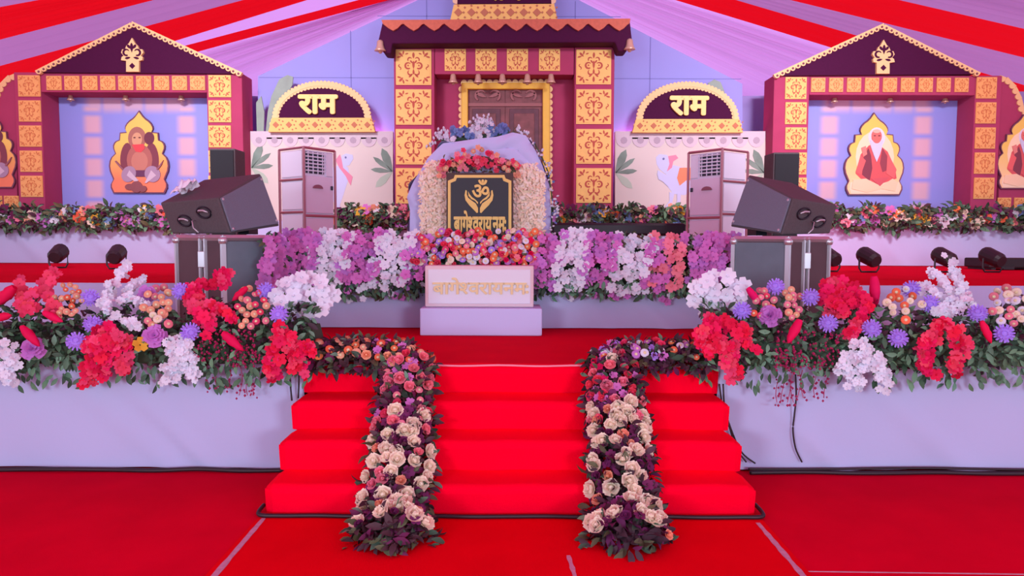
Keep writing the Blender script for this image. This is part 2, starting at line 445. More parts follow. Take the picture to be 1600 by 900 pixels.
def unit_tile():
    m = MB(); e = 0.04
    m.prism([(-.5, -.5), (.5, -.5), (.5, .5), (-.5, .5)], 0, 0.05)
    m.prism([(-.46, -.46), (.46, -.46), (.46, .46), (-.46, .46)], -0.02, 0.0)
    return m.mesh('tile', GOLD)
TILE = unit_tile()
mm = MB()
for p in motif_polys(): mm.prism(p, -0.032, -0.02)
TMOTIF = mm.mesh('motif', MOTIF)
mm = MB()
for p in motif_polys(): mm.prism(p, -0.032, -0.02)
TMOTIF2 = mm.mesh('motif', mat('tile_motif_pale', (206, 122, 74), 0.8))
GOLD2 = mat('gold_board_pale', (234, 172, 104), 0.65, noise=0.04)
mt = MB(); mt.prism([(-.5, -.5), (.5, -.5), (.5, .5), (-.5, .5)], 0, 0.05); mt.prism([(-.46, -.46), (.46, -.46), (.46, .46), (-.46, .46)], -0.02, 0.0)
TILE2 = mt.mesh('tile', GOLD2)
def tile(parent, x0, y0, x1, y1, Y, kind=0):
    a, b = P(x0, y1, Y), P(x1, y0, Y)
    o = put(TILE2 if kind else TILE, 'tile', parent, ((a.x + b.x) / 2, Y - 0.02, (a.z + b.z) / 2), None, (b.x - a.x, 0.35, b.z - a.z))
    c = bpy.data.objects.new('motif', TMOTIF2 if kind else TMOTIF); COL.objects.link(c); c.parent = o; c['kind'] = 'stuff'
    return o

def scallop(name, path, Y, r, m, parent, th=0.03, side=1, bandw=0.5, eyelet=None):
    """row of half-round lobes along a pixel path, with a flat band, standing at depth Y"""
    pts = [P(a, b, Y) for a, b in path]
    seg = [0]
    for i in range(1, len(pts)): seg.append(seg[-1] + (pts[i] - pts[i - 1]).length)
    L = seg[-1]; n = max(2, int(L / (2 * r)))
    def at(s):
        for i in range(1, len(pts)):
            if s <= seg[i] + 1e-9:
                t = (s - seg[i - 1]) / (seg[i] - seg[i - 1]); return pts[i - 1].lerp(pts[i], t), (pts[i] - pts[i - 1]).normalized()
        return pts[-1], (pts[-1] - pts[-2]).normalized()
    mb = MB(); eb = MB()
    for k in range(n):
        c, d = at(L * (k + 0.5) / n); nn = Vector((-d.z, 0, d.x)) * side
        h = L / n / 2
        o = [(c - d * h * 1.02 - nn * r * bandw), (c + d * h * 1.02 - nn * r * bandw)]
        for j in range(9):
            a = PI * j / 8; o.append(c + d * h * math.cos(a) + nn * h * 1.1 * math.sin(a))
        mb.prism([(p.x, p.z) for p in o], Y - 0.001 * (k % 2), Y + th)
        if eyelet: eb.prism([(c.x + 0.42 * h * math.cos(q * PI / 4) + nn.x * h * .25, c.z + 0.42 * h * math.sin(q * PI / 4) + nn.z * h * .25) for q in range(8)], Y - 0.006, Y + 0.001)
    o = mb.build(name, m, parent)
    if eyelet: tag(eb.build('eyelets', eyelet, o), kind='stuff')
    return o
def bell_mesh(m):
    return MB().lathe([(0.002, 0.0), (0.03, -0.01), (0.045, -0.03), (0.05, -0.08), (0.062, -0.12), (0.085, -0.155), (0.08, -0.16), (0.03, -0.158), (0.02, -0.19), (0.001, -0.19)], 12).mesh('bell', m, True)
BELLM = bell_mesh(mat('bell_brass', (206, 170, 150), 0.35, metal=0.3))
def bell(parent, x, ytop, h, Y):
    p = P(x, ytop, Y); return put(BELLM, 'bell', parent, p, None, h / 92 / 0.19)

def lettering(name, parts, cx, cy, wpx, hpx, Y, depth, m, parent, bold=0.03):
    """parts: strings or (string, cut x); fitted in a pixel box centred on (cx,cy) at depth Y"""
    bm = bmesh.new(); x = 0
    for p in parts:
        s, cut = p if isinstance(p, tuple) else (p, None)
        if s == ' ': x += 0.12; continue
        me = glyph_mesh(s, cut)
        if not me.vertices: continue
        lo = min(v.co.x for v in me.vertices); hi = max(v.co.x for v in me.vertices)
        me.transform(Matrix.Translation((x - lo - 0.012, 0, 0)))
        for q in range(8 if bold else 1):
            sh = Vector((bold * math.cos(q * PI / 4), bold * math.sin(q * PI / 4), 0.03 + 0.03 * q)) if bold else Vector()
            me.transform(Matrix.Translation(sh)); bm.from_mesh(me); me.transform(Matrix.Translation(-sh))
        if bold: bm.from_mesh(me)
        x += hi - lo - 0.024
        bpy.data.meshes.remove(me)
    r = bmesh.ops.extrude_face_region(bm, geom=bm.faces[:])
    up = [v for v in r['geom'] if isinstance(v, bmesh.types.BMVert)]
    for v in up: v.co.z += 1
    xs = [v.co.x for v in bm.verts]; ys = [v.co.y for v in bm.verts]
    a, b = P(cx - wpx / 2, cy + hpx / 2, Y), P(cx + wpx / 2, cy - hpx / 2, Y)
    o0 = ORG[parent.name]
    for v in bm.verts:
        u = (v.co.x - min(xs)) / (max(xs) - min(xs)); t = (v.co.y - min(ys)) / (max(ys) - min(ys))
        v.co = Vector((a.x + (b.x - a.x) * u, Y - v.co.z * depth, a.z + (b.z - a.z) * t)) - o0 if True else v.co
    bmesh.ops.recalc_face_normals(bm, faces=bm.faces)
    me = bpy.data.meshes.new(name); bm.to_mesh(me); bm.free(); me.materials.append(m)
    o = bpy.data.objects.new(name, me); o['kind'] = 'stuff'; return link(o, parent)


# ------------------------------------------------------------------ lavender gable board behind everything
def board_mat():
    m = mat('lavender_print', (150, 150, 224), 0.7, noise=0.03, nscale=0.6)
    return m
gb = thing('gable_backdrop', 'large lavender gable-shaped backdrop board behind the central gate', 'backdrop', P(785, 330, 13.35))
YG = 13.35
apex_y = -62
MB().prism(xz([(403, 345), (403, 119), (783, apex_y), (1160, 131), (1160, 345)], YG), YG, YG + 0.08).build('board', board_mat(), gb)
seam = mat('board_seam', (122, 120, 190), 0.8)
for a, b in (((551, 340), (551, 48)), ((896, 340), (896, 2)), ((1012, 340), (1012, 58)), ((668, 340), (668, 0))):
    m = MB(); p, q = P(*a, YG), P(*b, YG); m.box(p.x - 0.008, p.x + 0.008, YG - 0.004, YG, min(p.z, q.z), max(p.z, q.z)); m.build('seam', seam, gb)
for a, b in (((405, 121), (1158, 121)), ((590, 25), (970, 25))):
    m = MB(); p, q = P(*a, YG), P(*b, YG); m.box(p.x, q.x, YG - 0.004, YG, p.z - 0.006, p.z + 0.006); m.build('seam', seam, gb)
for xa, xb, lab in ((-300, 404, 'plain lavender cloth panel behind the house with the brown seated figure'), (1160, 1900, 'plain lavender cloth panel behind the house with the white bearded figure')):
    yy = 13.9
    tag(plate('backdrop_panel', [(xa, 345), (xa, 190), (xa + (0 if xa < 0 else 0), 150 if xa > 0 else 150), (xb, 150 if xa < 0 else 138), (xb, 345)], yy, 0.05, mat('mauve_panel', (158, 140, 204), 0.8)), lab, 'backdrop')

# ------------------------------------------------------------------ central gate
gate = thing('temple_gate', 'tall maroon temple gate front with gold tiles and plum zigzag eave', 'gate', P(788, 345, HB))
YP = 13.02
for xs in ((616, 679), (897, 959)):
    a, b = P(xs[0], 200, HB), P(xs[1], 200, HB)
    MB().box(a.x, b.x, HB, HB + 0.5, T3Z, P(788, 68, HB).z).build('pillar', MAROON, gate, bevel=0.015)
a, b = P(679, 100, HB), P(897, 100, HB)
MB().box(a.x, b.x, HB + 0.02, HB + 0.5, P(788, 116, HB).z, P(788, 68, HB).z).build('lintel', MAROON, gate, bevel=0.01)
MB().box(P(670, 200, YP).x, P(906, 200, YP).x, YP, YP + 0.06, T3Z, P(788, 100, YP).z).build('recess_wall', MAROON, gate)
for i, y in enumerate((78, 140, 202, 263)):
    tile(gate, 619, y, 674, y + 55, HB); tile(gate, 900, y, 955, y + 54, HB)
for x in (695, 743, 792, 842): tile(gate, x, 77, x + 33, 111, HB + 0.02)
# eave
ye = HB - 0.35
pts = [(590, 68), (598, 33), (984, 30), (988, 66), (978, 80), (966, 80), (961, 66), (613, 68), (611, 84), (600, 83)]
MB().prism(xz(pts, ye), ye, HB - 0.005).build('eave_face', PLUM, gate, bevel=0.02)
MB().prism(xz([(612, 66), (606, 36), (976, 34), (962, 64)], HB), HB + 0.001, HB + 0.55).build('eave', PLUM, gate, bevel=0.02)
zz = [(596, 31)] ; n = 12
for i in range(n):
    x = 598 + (984 - 598) * i / n; d = (984 - 598) / n
    zz += [(x, 37 - 0.2 * i / n), (x + d * 0.28, 44), (x + d * 0.5, 48), (x + d * 0.72, 44), (x + d * 0.9, 38)]
zz += [(984, 36), (985, 29)]
MB().prism(xz(zz, ye - 0.05), ye - 0.05, ye).build('zigzag_trim', BROWN, gate)
for x, y in ((594, 62), (984, 60)): bell(gate, x, y, 20, ye - 0.02)
for x in (708, 747, 785, 824, 861): bell(gate, x, 115, 17, HB - 0.06)
# tower
yt = HB + 0.0
MB().prism(xz([(703, 33), (709, 7), (866, 6), (871, 32)], yt), yt, yt + 0.45).build('tower_band', GOLD, gate)
bmf = MB()
for i in range(8):
    c = P(716 + i * 20.5, 19.5, yt)
    bmf.prism([(c.x - 0.07, c.z), (c.x, c.z - 0.07), (c.x + 0.07, c.z), (c.x, c.z + 0.07)], yt - 0.012, yt)
    for dx, dz in ((0.11, 0.08), (0.11, -0.08), (0.09, 0.0), (0, 0.11), (0, -0.11)):
        bmf.prism([(c.x + dx - 0.02, c.z + dz), (c.x + dx, c.z + dz - 0.02), (c.x + dx + 0.02, c.z + dz), (c.x + dx, c.z + dz + 0.02)], yt - 0.012, yt)
tag(bmf.build('band_motif', mat('band_motif', (190, 118, 88), 0.8), gate), kind='stuff')
arch = [(713, 6)] + ell(788, 6, 75, 58, 24, PI, 2 * PI)[1:-1] + [(863, 5)]
MB().prism(xz(arch, yt + 0.05), yt + 0.05, yt + 0.4).build('tower_arch', PLUM, gate)
scallop('tower_trim', ell(788, 6, 76, 59, 30, PI, 2 * PI), yt + 0.03, 0.05, CREAM, gate, side=1)
lettering('lettering', ['राम'], 788, -20, 62, 44, yt + 0.05, 0.03, YGOLD, gate, 0.04)
# gilded door picture
dr = thing('door_picture', 'carved brown wooden door picture in a gilt scalloped frame inside the gate', 'picture', P(790, 345, YP))
WOOD = mat('carved_wood', (120, 66, 72), 0.6, noise=0.25, nscale=9); WOOD2 = mat('carved_wood_dark', (92, 50, 66), 0.6, noise=0.2, nscale=9)
yd = YP - 0.05
plate('door_leaf', rect(728, 135, 789, 345), yd, 0.04, WOOD, dr); plate('door_leaf', rect(789.5, 135, 850, 345), yd, 0.04, WOOD, dr)
for x0, x1 in ((738, 782), (796, 842)):
    for y0, y1 in ((170, 232), (240, 320)):
        plate('door_panel', rect(x0, y0, x1, y1), yd - 0.02, 0.02, WOOD2, dr, bevel=0.008)
        plate('door_panel', rect(x0 + 7, y0 + 7, x1 - 7, y1 - 7), yd - 0.035, 0.02, WOOD, dr, bevel=0.008)
plate('carved_rail', rect(730, 161, 849, 166), yd - 0.03, 0.03, mat('carved_wood_pale', (150, 92, 96), 0.6), dr)
sc = MB()
for cx in (762, 818):
    pp = P(cx, 150, yd)
    for s in (1, -1):
        sc.prism([(pp.x + s * x, pp.z + z) for x, z in arc_poly(0.12, 0, 0.09, 0.04, -1, 2.6)], yd - 0.03, yd)
        sc.prism([(pp.x + s * x, pp.z + z) for x, z in drop(0.02, -0.03, 0.2, 0.06, 0.4)], yd - 0.03, yd)
tag(sc.build('carving', mat('carved_wood_pale', (150, 92, 96), 0.6), dr), kind='stuff')
fo = MB()
for r4 in (rect(721, 129, 859, 139), rect(721, 137, 731, 345), rect(848, 137, 859, 345)):
    fo.prism(xz(r4, yd - 0.09), yd - 0.09, yd + 0.03)
fo.build('gilt_frame', FRAMEG, dr, bevel=0.015)
SCM = mat('scallop_trim', (238, 198, 140), 0.6)
scallop('scallop_trim', [(720, 130), (860, 129)], yd - 0.03, 0.055, SCM, dr, side=1)
scallop('scallop_trim', [(722, 340), (722, 134)], yd - 0.03, 0.055, SCM, dr, side=1)
scallop('scallop_trim', [(858, 134), (858, 340)], yd - 0.03, 0.055, SCM, dr, side=1)

# ------------------------------------------------------------------ low painted wall with lace border, arches with lettering
YW = 12.95
WALLP = mat('painted_wall', (212, 204, 200), 0.75, noise=0.03, nscale=1)
LACE = mat('lace_print', (206, 192, 206), 0.8)
LEAFP = mat('painted_leaf', (120, 142, 132), 0.8, noise=0.2, nscale=4)
LEAFP2 = mat('painted_leaf_pale', (176, 196, 180), 0.8)
COWW = mat('painted_cow', (196, 204, 240), 0.8); COWP = mat('painted_pink', (222, 140, 168), 0.8); COWD = mat('painted_dark', (110, 116, 160), 0.8); COWO = mat('painted_orange', (226, 140, 104), 0.8)
def leaf_poly(x, y, l, w, a):
    c, s = math.cos(a), math.sin(a)
    pr = [(0, .1), (.25, .55), (.55, 1), (.8, .8), (1, 0)]
    pts = [(t * l, q * w / 2) for t, q in pr] + [(t * l, -q * w / 2) for t, q in pr[::-1][1:]]
    return [(x + u * c - v * s, y + u * s + v * c) for u, v in pts]
def plant(parent, x, y, dirn):
    for a, l, w, m in ((-1.15, 40, 13, LEAFP), (-0.65, 38, 8, LEAFP), (-0.1, 34, 8, LEAFP), (0.75, 36, 12, LEAFP2)):
        ang = a if dirn > 0 else PI - a
        MB().prism(xz(leaf_poly(x, y, l, w, ang), YW - 0.006), YW - 0.006, YW).build('painted_leaf', m, parent)
for side, (xa, xb) in (('left', (391, 614)), ('right', (961, 1196))):
    lw = thing('painted_wall', 'cream painted wall with lace border beside the gate, on the side of the house with ' + ('the brown seated figure' if side == 'left' else 'the white bearded figure'), 'wall', P((xa + xb) / 2, 345, YW))
    MB().prism(xz(rect(xa, 206, xb, 345), YW), YW, YW + 0.1).build('wall_board', WALLP, lw)
    plate('lace_border', rect(xa, 205, xb, 217), YW - 0.012, 0.012, LACE, lw)
    scallop('lace_scallop', [(xa + 1, 216), (xb - 1, 216)], YW - 0.011, 0.135, LACE, lw, th=0.011, side=-1, bandw=0.1, eyelet=mat('lace_eyelet', (176, 160, 178), .8))
    if side == 'left':
        plant(lw, 393, 262, 1); plant(lw, 613, 268, -1)
        cow = [('cow_body', [(520, 262), (535, 256), (544, 262), (546, 275), (538, 300), (532, 318), (524, 322), (515, 300)], COWW), ('cow_head', [(534, 243), (541, 240), (551, 242), (552, 248), (546, 258), (538, 260), (533, 254)], COWW),
               ('cow_drape', [(524, 250), (531, 241), (534, 250), (536, 262), (551, 276), (548, 290), (545, 285), (540, 275), (530, 262)], COWP), ('cow_leg', [(524, 316), (531, 318), (532, 330), (536, 336), (528, 336)], COWW), ('cow_eye', ell(540, 246, 1.6, 1.8, 8), COWD)]
    else:
        plant(lw, 962, 270, 1); plant(lw, 1194, 270, -1)
        cow = [('cow_body', [(1040, 262), (1052, 258), (1068, 262), (1082, 275), (1085, 295), (1070, 305), (1052, 303), (1042, 290)], COWW), ('cow_head', [(1025, 246), (1030, 241), (1042, 242), (1048, 250), (1050, 264), (1040, 272), (1030, 264), (1026, 256)], COWW),
               ('cow_drape', [(1044, 244), (1056, 242), (1060, 247), (1052, 252), (1050, 262), (1042, 268), (1046, 256)], COWP), ('cow_saddle', [(1062, 262), (1082, 262), (1084, 280), (1072, 282), (1062, 290), (1058, 278)], COWO),
               ('cow_leg', [(1046, 300), (1054, 302), (1050, 318), (1042, 326), (1038, 325), (1046, 314)], COWW), ('cow_leg', [(1058, 302), (1064, 302), (1063, 318), (1056, 326), (1053, 325), (1058, 314)], COWW), ('cow_neck_fold', [(1028, 266), (1042, 274), (1044, 292), (1036, 284), (1029, 280), (1027, 272)], COWW), ('cow_eye', ell(1037, 248, 1.6, 1.8, 8), COWD)]
    for k, (nm, pts, m) in enumerate(cow):
        MB().prism(xz(pts, YW - 0.004 - 0.002 * k), YW - 0.004 - 0.002 * k, YW).build(nm, m, lw)
def ram_arch(cx, label, x0, x1, ytop, ybase, yb2):
    ya = YW - 0.10
    t = thing('arch_sign', label, 'sign', P(cx, yb2, ya))
    cxm = (x0 + x1) / 2
    pl = [(x0 + 10, ybase)] + ell(cxm, ybase, (x1 - x0) / 2 - 10, ybase - ytop - 8, 28, PI, 2 * PI)[1:-1] + [(x1 - 10, ybase)]
    MB().prism(xz(pl, ya), ya, ya + 0.07).build('board', PLUM, t)
    path = [(x0 + 2, ybase + 12)] + ell(cxm, ybase, (x1 - x0) / 2 - 7, ybase - ytop - 5, 40, PI, 2 * PI) + [(x1 - 2, ybase + 12)]
    scallop('scallop_trim', path, ya - 0.02, 0.032, SCM, t, side=1, bandw=1.7, th=0.05)
    scallop('scallop_edge', ell(cxm, ybase, (x1 - x0) / 2 - 12, ybase - ytop - 11, 40, PI, 2 * PI), ya - 0.012, 0.032, SCM, t, side=-1, bandw=0.6, th=0.01)
    MB().prism(xz([(x0 - 2, yb2), (x0 + 4, ybase), (x1 - 4, ybase), (x1 + 2, yb2)], ya - 0.04), ya - 0.04, ya + 0.07).build('gold_band', GOLD, t)
    bm_ = MB()
    nn = 8
    for i in range(nn):
        c = P(x0 + 10 + (x1 - x0 - 20) * i / (nn - 1), (ybase + yb2) / 2, ya - 0.04)
        bm_.prism([(c.x - 0.055, c.z), (c.x, c.z - 0.055), (c.x + 0.055, c.z), (c.x, c.z + 0.055)], ya - 0.05, ya - 0.04)
        for dx, dz in ((0.12, 0.06), (0.12, -0.06), (0.09, 0.0), (0.06, 0.08), (0.06, -0.08)):
            bm_.prism([(c.x + dx - 0.016, c.z + dz), (c.x + dx, c.z + dz - 0.016), (c.x + dx + 0.016, c.z + dz), (c.x + dx, c.z + dz + 0.016)], ya - 0.05, ya - 0.04)
    tag(bm_.build('band_motif', mat('band_motif', (190, 118, 88), 0.8), t), kind='stuff')
    lettering('lettering', ['राम'], cx, ybase - 20, 62, 31, ya, 0.05, YGOLD, t, 0.045)
ram_arch(498, 'half-round plum board lettered in gold on painted wall near the brown seated figure', 421, 584, 124, 184, 206)
ram_arch(1076, 'half-round plum board lettered in gold on painted wall near the white bearded figure', 990, 1159, 125, 186, 207)
GL = mat('banana_leaf', (142, 160, 150), 0.7, noise=0.1, nscale=5)
for pts, lab in (([(415, 206), (418, 175), (424, 150), (436, 124), (449, 117), (458, 120), (457, 132), (448, 150), (432, 172), (424, 206)], 'grey-green banana leaf cutout leaning out behind the lettered arch, tall and broad'),
                 ([(1106, 130), (1116, 124), (1126, 128), (1133, 145), (1124, 150), (1110, 140)], 'small grey-green leaf cutout peeping over the lettered arch'),
                 ([(401, 206), (400, 160), (408, 150), (413, 175), (412, 206)], 'narrow mauve leaf cutout beside the house pillar')):
    tag(plate('leaf_cutout', pts, YW + 0.01, 0.03, GL, bevel=0.004), lab, 'cutout')

for gx, gy in ((470, 210), (585, 210), (985, 212), (1120, 212)):
    gl_ = bpy.data.lights.new('wall_washer', 'POINT'); gl_.energy = 9; gl_.color = (1.0, 0.22, 0.5); gl_.shadow_soft_size = 0.06
    go = bpy.data.objects.new('wall_washer', gl_); COL.objects.link(go); go.location = P(gx, gy, 13.2) - Vector((0, 0, 0.12))

# ------------------------------------------------------------------ house fronts
def soft_panel_mat(name, u0, u1, vtop):  # blurred tile reflections painted into the panel colour as soft squares
    m = bpy.data.materials.new(name); m.use_nodes = True
    N = m.node_tree.nodes; L = m.node_tree.links; b = N['Principled BSDF']; b.inputs['Roughness'].default_value = 0.6
    tc = N.new('ShaderNodeTexCoord'); sp = N.new('ShaderNodeSeparateXYZ'); L.new(tc.outputs['Generated'], sp.inputs[0])
    def M(op, a, c=None, d=None):
        n = N.new('ShaderNodeMath'); n.operation = op
        for i, q in enumerate((a, c, d)):
            if q is None: continue
            if isinstance(q, (int, float)): n.inputs[i].default_value = q
            else: L.new(q, n.inputs[i])
        return n.outputs[0]
    def soft(src, c, h, s):
        n = N.new('ShaderNodeMapRange'); n.interpolation_type = 'SMOOTHSTEP'
        L.new(M('ABSOLUTE', M('SUBTRACT', src, c)), n.inputs[0])
        n.inputs[1].default_value = h - s; n.inputs[2].default_value = h + s; n.inputs[3].default_value = 1; n.inputs[4].default_value = 0
        return n.outputs[0]
    u, v = sp.outputs['X'], sp.outputs['Z']
    fv = M('FRACT', M('MULTIPLY', v, 6.4)); col_v = soft(fv, 0.5, 0.4, 0.12)
    below = soft(v, 0.42, 0.42, 0.03)
    cols_ = M('MULTIPLY', M('MULTIPLY', M('MAXIMUM', soft(u, u0, 0.043, 0.022), soft(u, u1, 0.043, 0.022)), col_v), below)
    fu = M('FRACT', M('MULTIPLY', u, 9.0)); row = M('MULTIPLY', M('MULTIPLY', soft(v, vtop, 0.05, 0.035), soft(u, (u0 + u1) / 2, (u1 - u0) / 2 + .03, 0.03)), M('MULTIPLY_ADD', soft(fu, .5, .42, .1), .5, .35))
    mk = M('MAXIMUM', cols_, row)
    mx = N.new('ShaderNodeMix'); mx.data_type = 'RGBA'
    mx.inputs[6].default_value = col(146, 152, 234); mx.inputs[7].default_value = col(226, 180, 190)
    L.new(M('MULTIPLY', mk, 0.85), mx.inputs[0]); L.new(mx.outputs[2], b.inputs['Base Color'])
    return m
def chaikin(p):
    o = [p[0]]
    for a, b in zip(p, p[1:]): o += [(a[0] * .75 + b[0] * .25, a[1] * .75 + b[1] * .25), (a[0] * .25 + b[0] * .75, a[1] * .25 + b[1] * .75)]
    return o + [p[-1]]
def ramp_mat(name, top, bottom):
    m = bpy.data.materials.new(name); m.use_nodes = True; N = m.node_tree.nodes; L = m.node_tree.links
    tc = N.new('ShaderNodeTexCoord'); sp = N.new('ShaderNodeSeparateXYZ'); cr = N.new('ShaderNodeValToRGB')
    L.new(tc.outputs['Generated'], sp.inputs[0]); L.new(sp.outputs['Z'], cr.inputs[0]); L.new(cr.outputs[0], N['Principled BSDF'].inputs['Base Color'])
    cr.color_ramp.elements[0].color = col(*bottom); cr.color_ramp.elements[1].color = col(*top); cr.color_ramp.elements[0].position = 0.15; cr.color_ramp.elements[1].position = 0.6
    N['Principled BSDF'].inputs['Roughness'].default_value = 0.7
    return m
YRAMP = {'brown': ramp_mat('picture_ground_orange', (240, 208, 104), (240, 132, 98)), 'bearded': ramp_mat('picture_ground_pale', (242, 208, 100), (250, 214, 160))}
ARCH_HALF = chaikin([(-1, -78), (6, -68), (16, -61), (21, -52), (18, -45)]) + [(28, -44), (29, -33)] + chaikin([(29, -33), (36, -30), (39, -22), (35, -12)]) + chaikin([(35, -12), (43, -4), (45, 11), (38, 28)]) + chaikin([(38, 28), (43, 38), (38, 49)])
def figure_cutout(cx, cy, sc_, Y, label, kind, catlab='picture'):
    t = thing('figure_picture', label, catlab, P(cx, cy + 50 * sc_, Y))
    def T(pts): return [(cx + x * sc_, cy + y * sc_) for x, y in pts]
    out = ARCH_HALF + [(-x - 2, y) for x, y in ARCH_HALF[::-1][:-1]]
    OUTL = mat('picture_outline', (120, 70, 96), 0.7); YEL = mat('picture_yellow', (240, 206, 104), 0.7)
    MB().prism(xz(T([(x * 1.03, y * 1.02) for x, y in out]), Y), Y, Y + 0.04).build('backing', OUTL, t)
    MB().prism(xz(T([(x * .985, y * .985) for x, y in out]), Y - 0.003), Y - 0.003, Y).build('ground', YRAMP[kind], t)
    k = [0]
    def lay(nm, pts, rgb):
        k[0] += 1; y = Y - 0.004 - 0.0015 * k[0]
        MB().prism(xz(T(pts), y), y, Y - 0.002).build(nm, mat('print_%d_%d_%d' % rgb, rgb, 0.7), t)
    if kind == 'brown':
        lay('hair', ell(-4, -36, 14, 18), (170, 112, 100)); lay('arm', ell(-21, -7, 9, 22, rot=0.1), (128, 62, 78)); lay('arm', ell(20, -5, 10, 24, rot=-0.1), (128, 62, 78))
        lay('hand', ell(15, -36, 8, 10), (110, 52, 72)); lay('torso', ell(0, -2, 20, 25), (176, 106, 98)); lay('belly', ell(0, 0, 13, 16), (196, 128, 112))
        lay('face', ell(-4, -34, 8, 11), (214, 164, 128)); lay('brow', ell(-8, -37, 2, 1.2, 8), (110, 60, 60)); lay('brow', ell(0, -37, 2, 1.2, 8), (110, 60, 60))
        lay('scarf', [(-12, -26), (6, -27), (8, -20), (2, -14), (-6, -15)], (232, 76, 84))
        lay('waist_cloth', [(-14, 14), (14, 14), (12, 24), (-12, 24)], (104, 54, 92))
        lay('leg', ell(-17, 20, 11, 13, rot=0.5), (168, 140, 168)); lay('leg', ell(20, 20, 12, 13, rot=-0.5), (168, 140, 168))
        lay('shin', [(-16, 14), (-2, 30), (-6, 33), (-20, 22)], (206, 186, 204)); lay('shin', [(18, 14), (8, 34), (11, 34), (26, 22)], (206, 186, 204))
        lay('foot', ell(-5, 40, 9, 9), (140, 78, 84)); lay('foot', ell(-15, 40, 8, 5), (140, 78, 84)); lay('foot', ell(5, 43, 6, 5), (140, 78, 84))
        lay('tail', [(-39, 0), (-37, -1), (-25, 12), (-27, 14)], (150, 96, 110)); lay('tail', [(37, -2), (34, 6), (28, 14), (26, 12)], (150, 96, 110))
    else:
        lay('pale_ground', ell(0, -10, 30, 40), (250, 228, 190)); lay('seat', [(-38, 30), (0, 22), (38, 30), (40, 40), (37, 48), (-37, 48), (-40, 40)], (246, 222, 190))
        lay('hair', ell(3, -40, 13, 16), (226, 226, 240)); lay('robe', [(-9, -28), (-22, -14), (-30, 16), (-22, 24), (4, 34), (34, 24), (32, 8), (20, -18), (10, -26)], (214, 92, 96))
        lay('vest', [(-10, -24), (-18, -8), (-20, 18), (-8, 28), (-4, 8), (-6, -12)], (130, 58, 76)); lay('vest', [(12, -24), (20, -10), (22, 10), (12, 14), (8, 0)], (150, 66, 82))
        lay('sleeve', [(-22, -12), (-30, 14), (-22, 18), (-14, -4)], (232, 104, 104)); lay('sleeve', [(20, -16), (34, 10), (30, 24), (18, 16)], (228, 108, 108))
        lay('legs', [(-34, 26), (-14, 24), (10, 36), (28, 24), (36, 30), (32, 44), (10, 40), (-12, 46), (-36, 40)], (248, 214, 176)); lay('fold', [(-6, 24), (22, 22), (8, 36)], (206, 90, 100))
        lay('hand', [(-21, -24), (-14, -27), (-12, -14), (-18, -10)], (226, 138, 128)); lay('beard', [(-7, -36), (13, -36), (11, -24), (8, -14), (3, -2), (-2, -14), (-6, -26)], (206, 214, 240))
        lay('face', ell(3, -42, 8, 11), (226, 118, 110)); lay('mark', ell(3, -50, 6, 3, 10), (246, 190, 170)); lay('eye', ell(0, -43, 1.8, 1, 8), (110, 50, 60)); lay('eye', ell(7, -43, 1.8, 1, 8), (110, 50, 60))
    return t
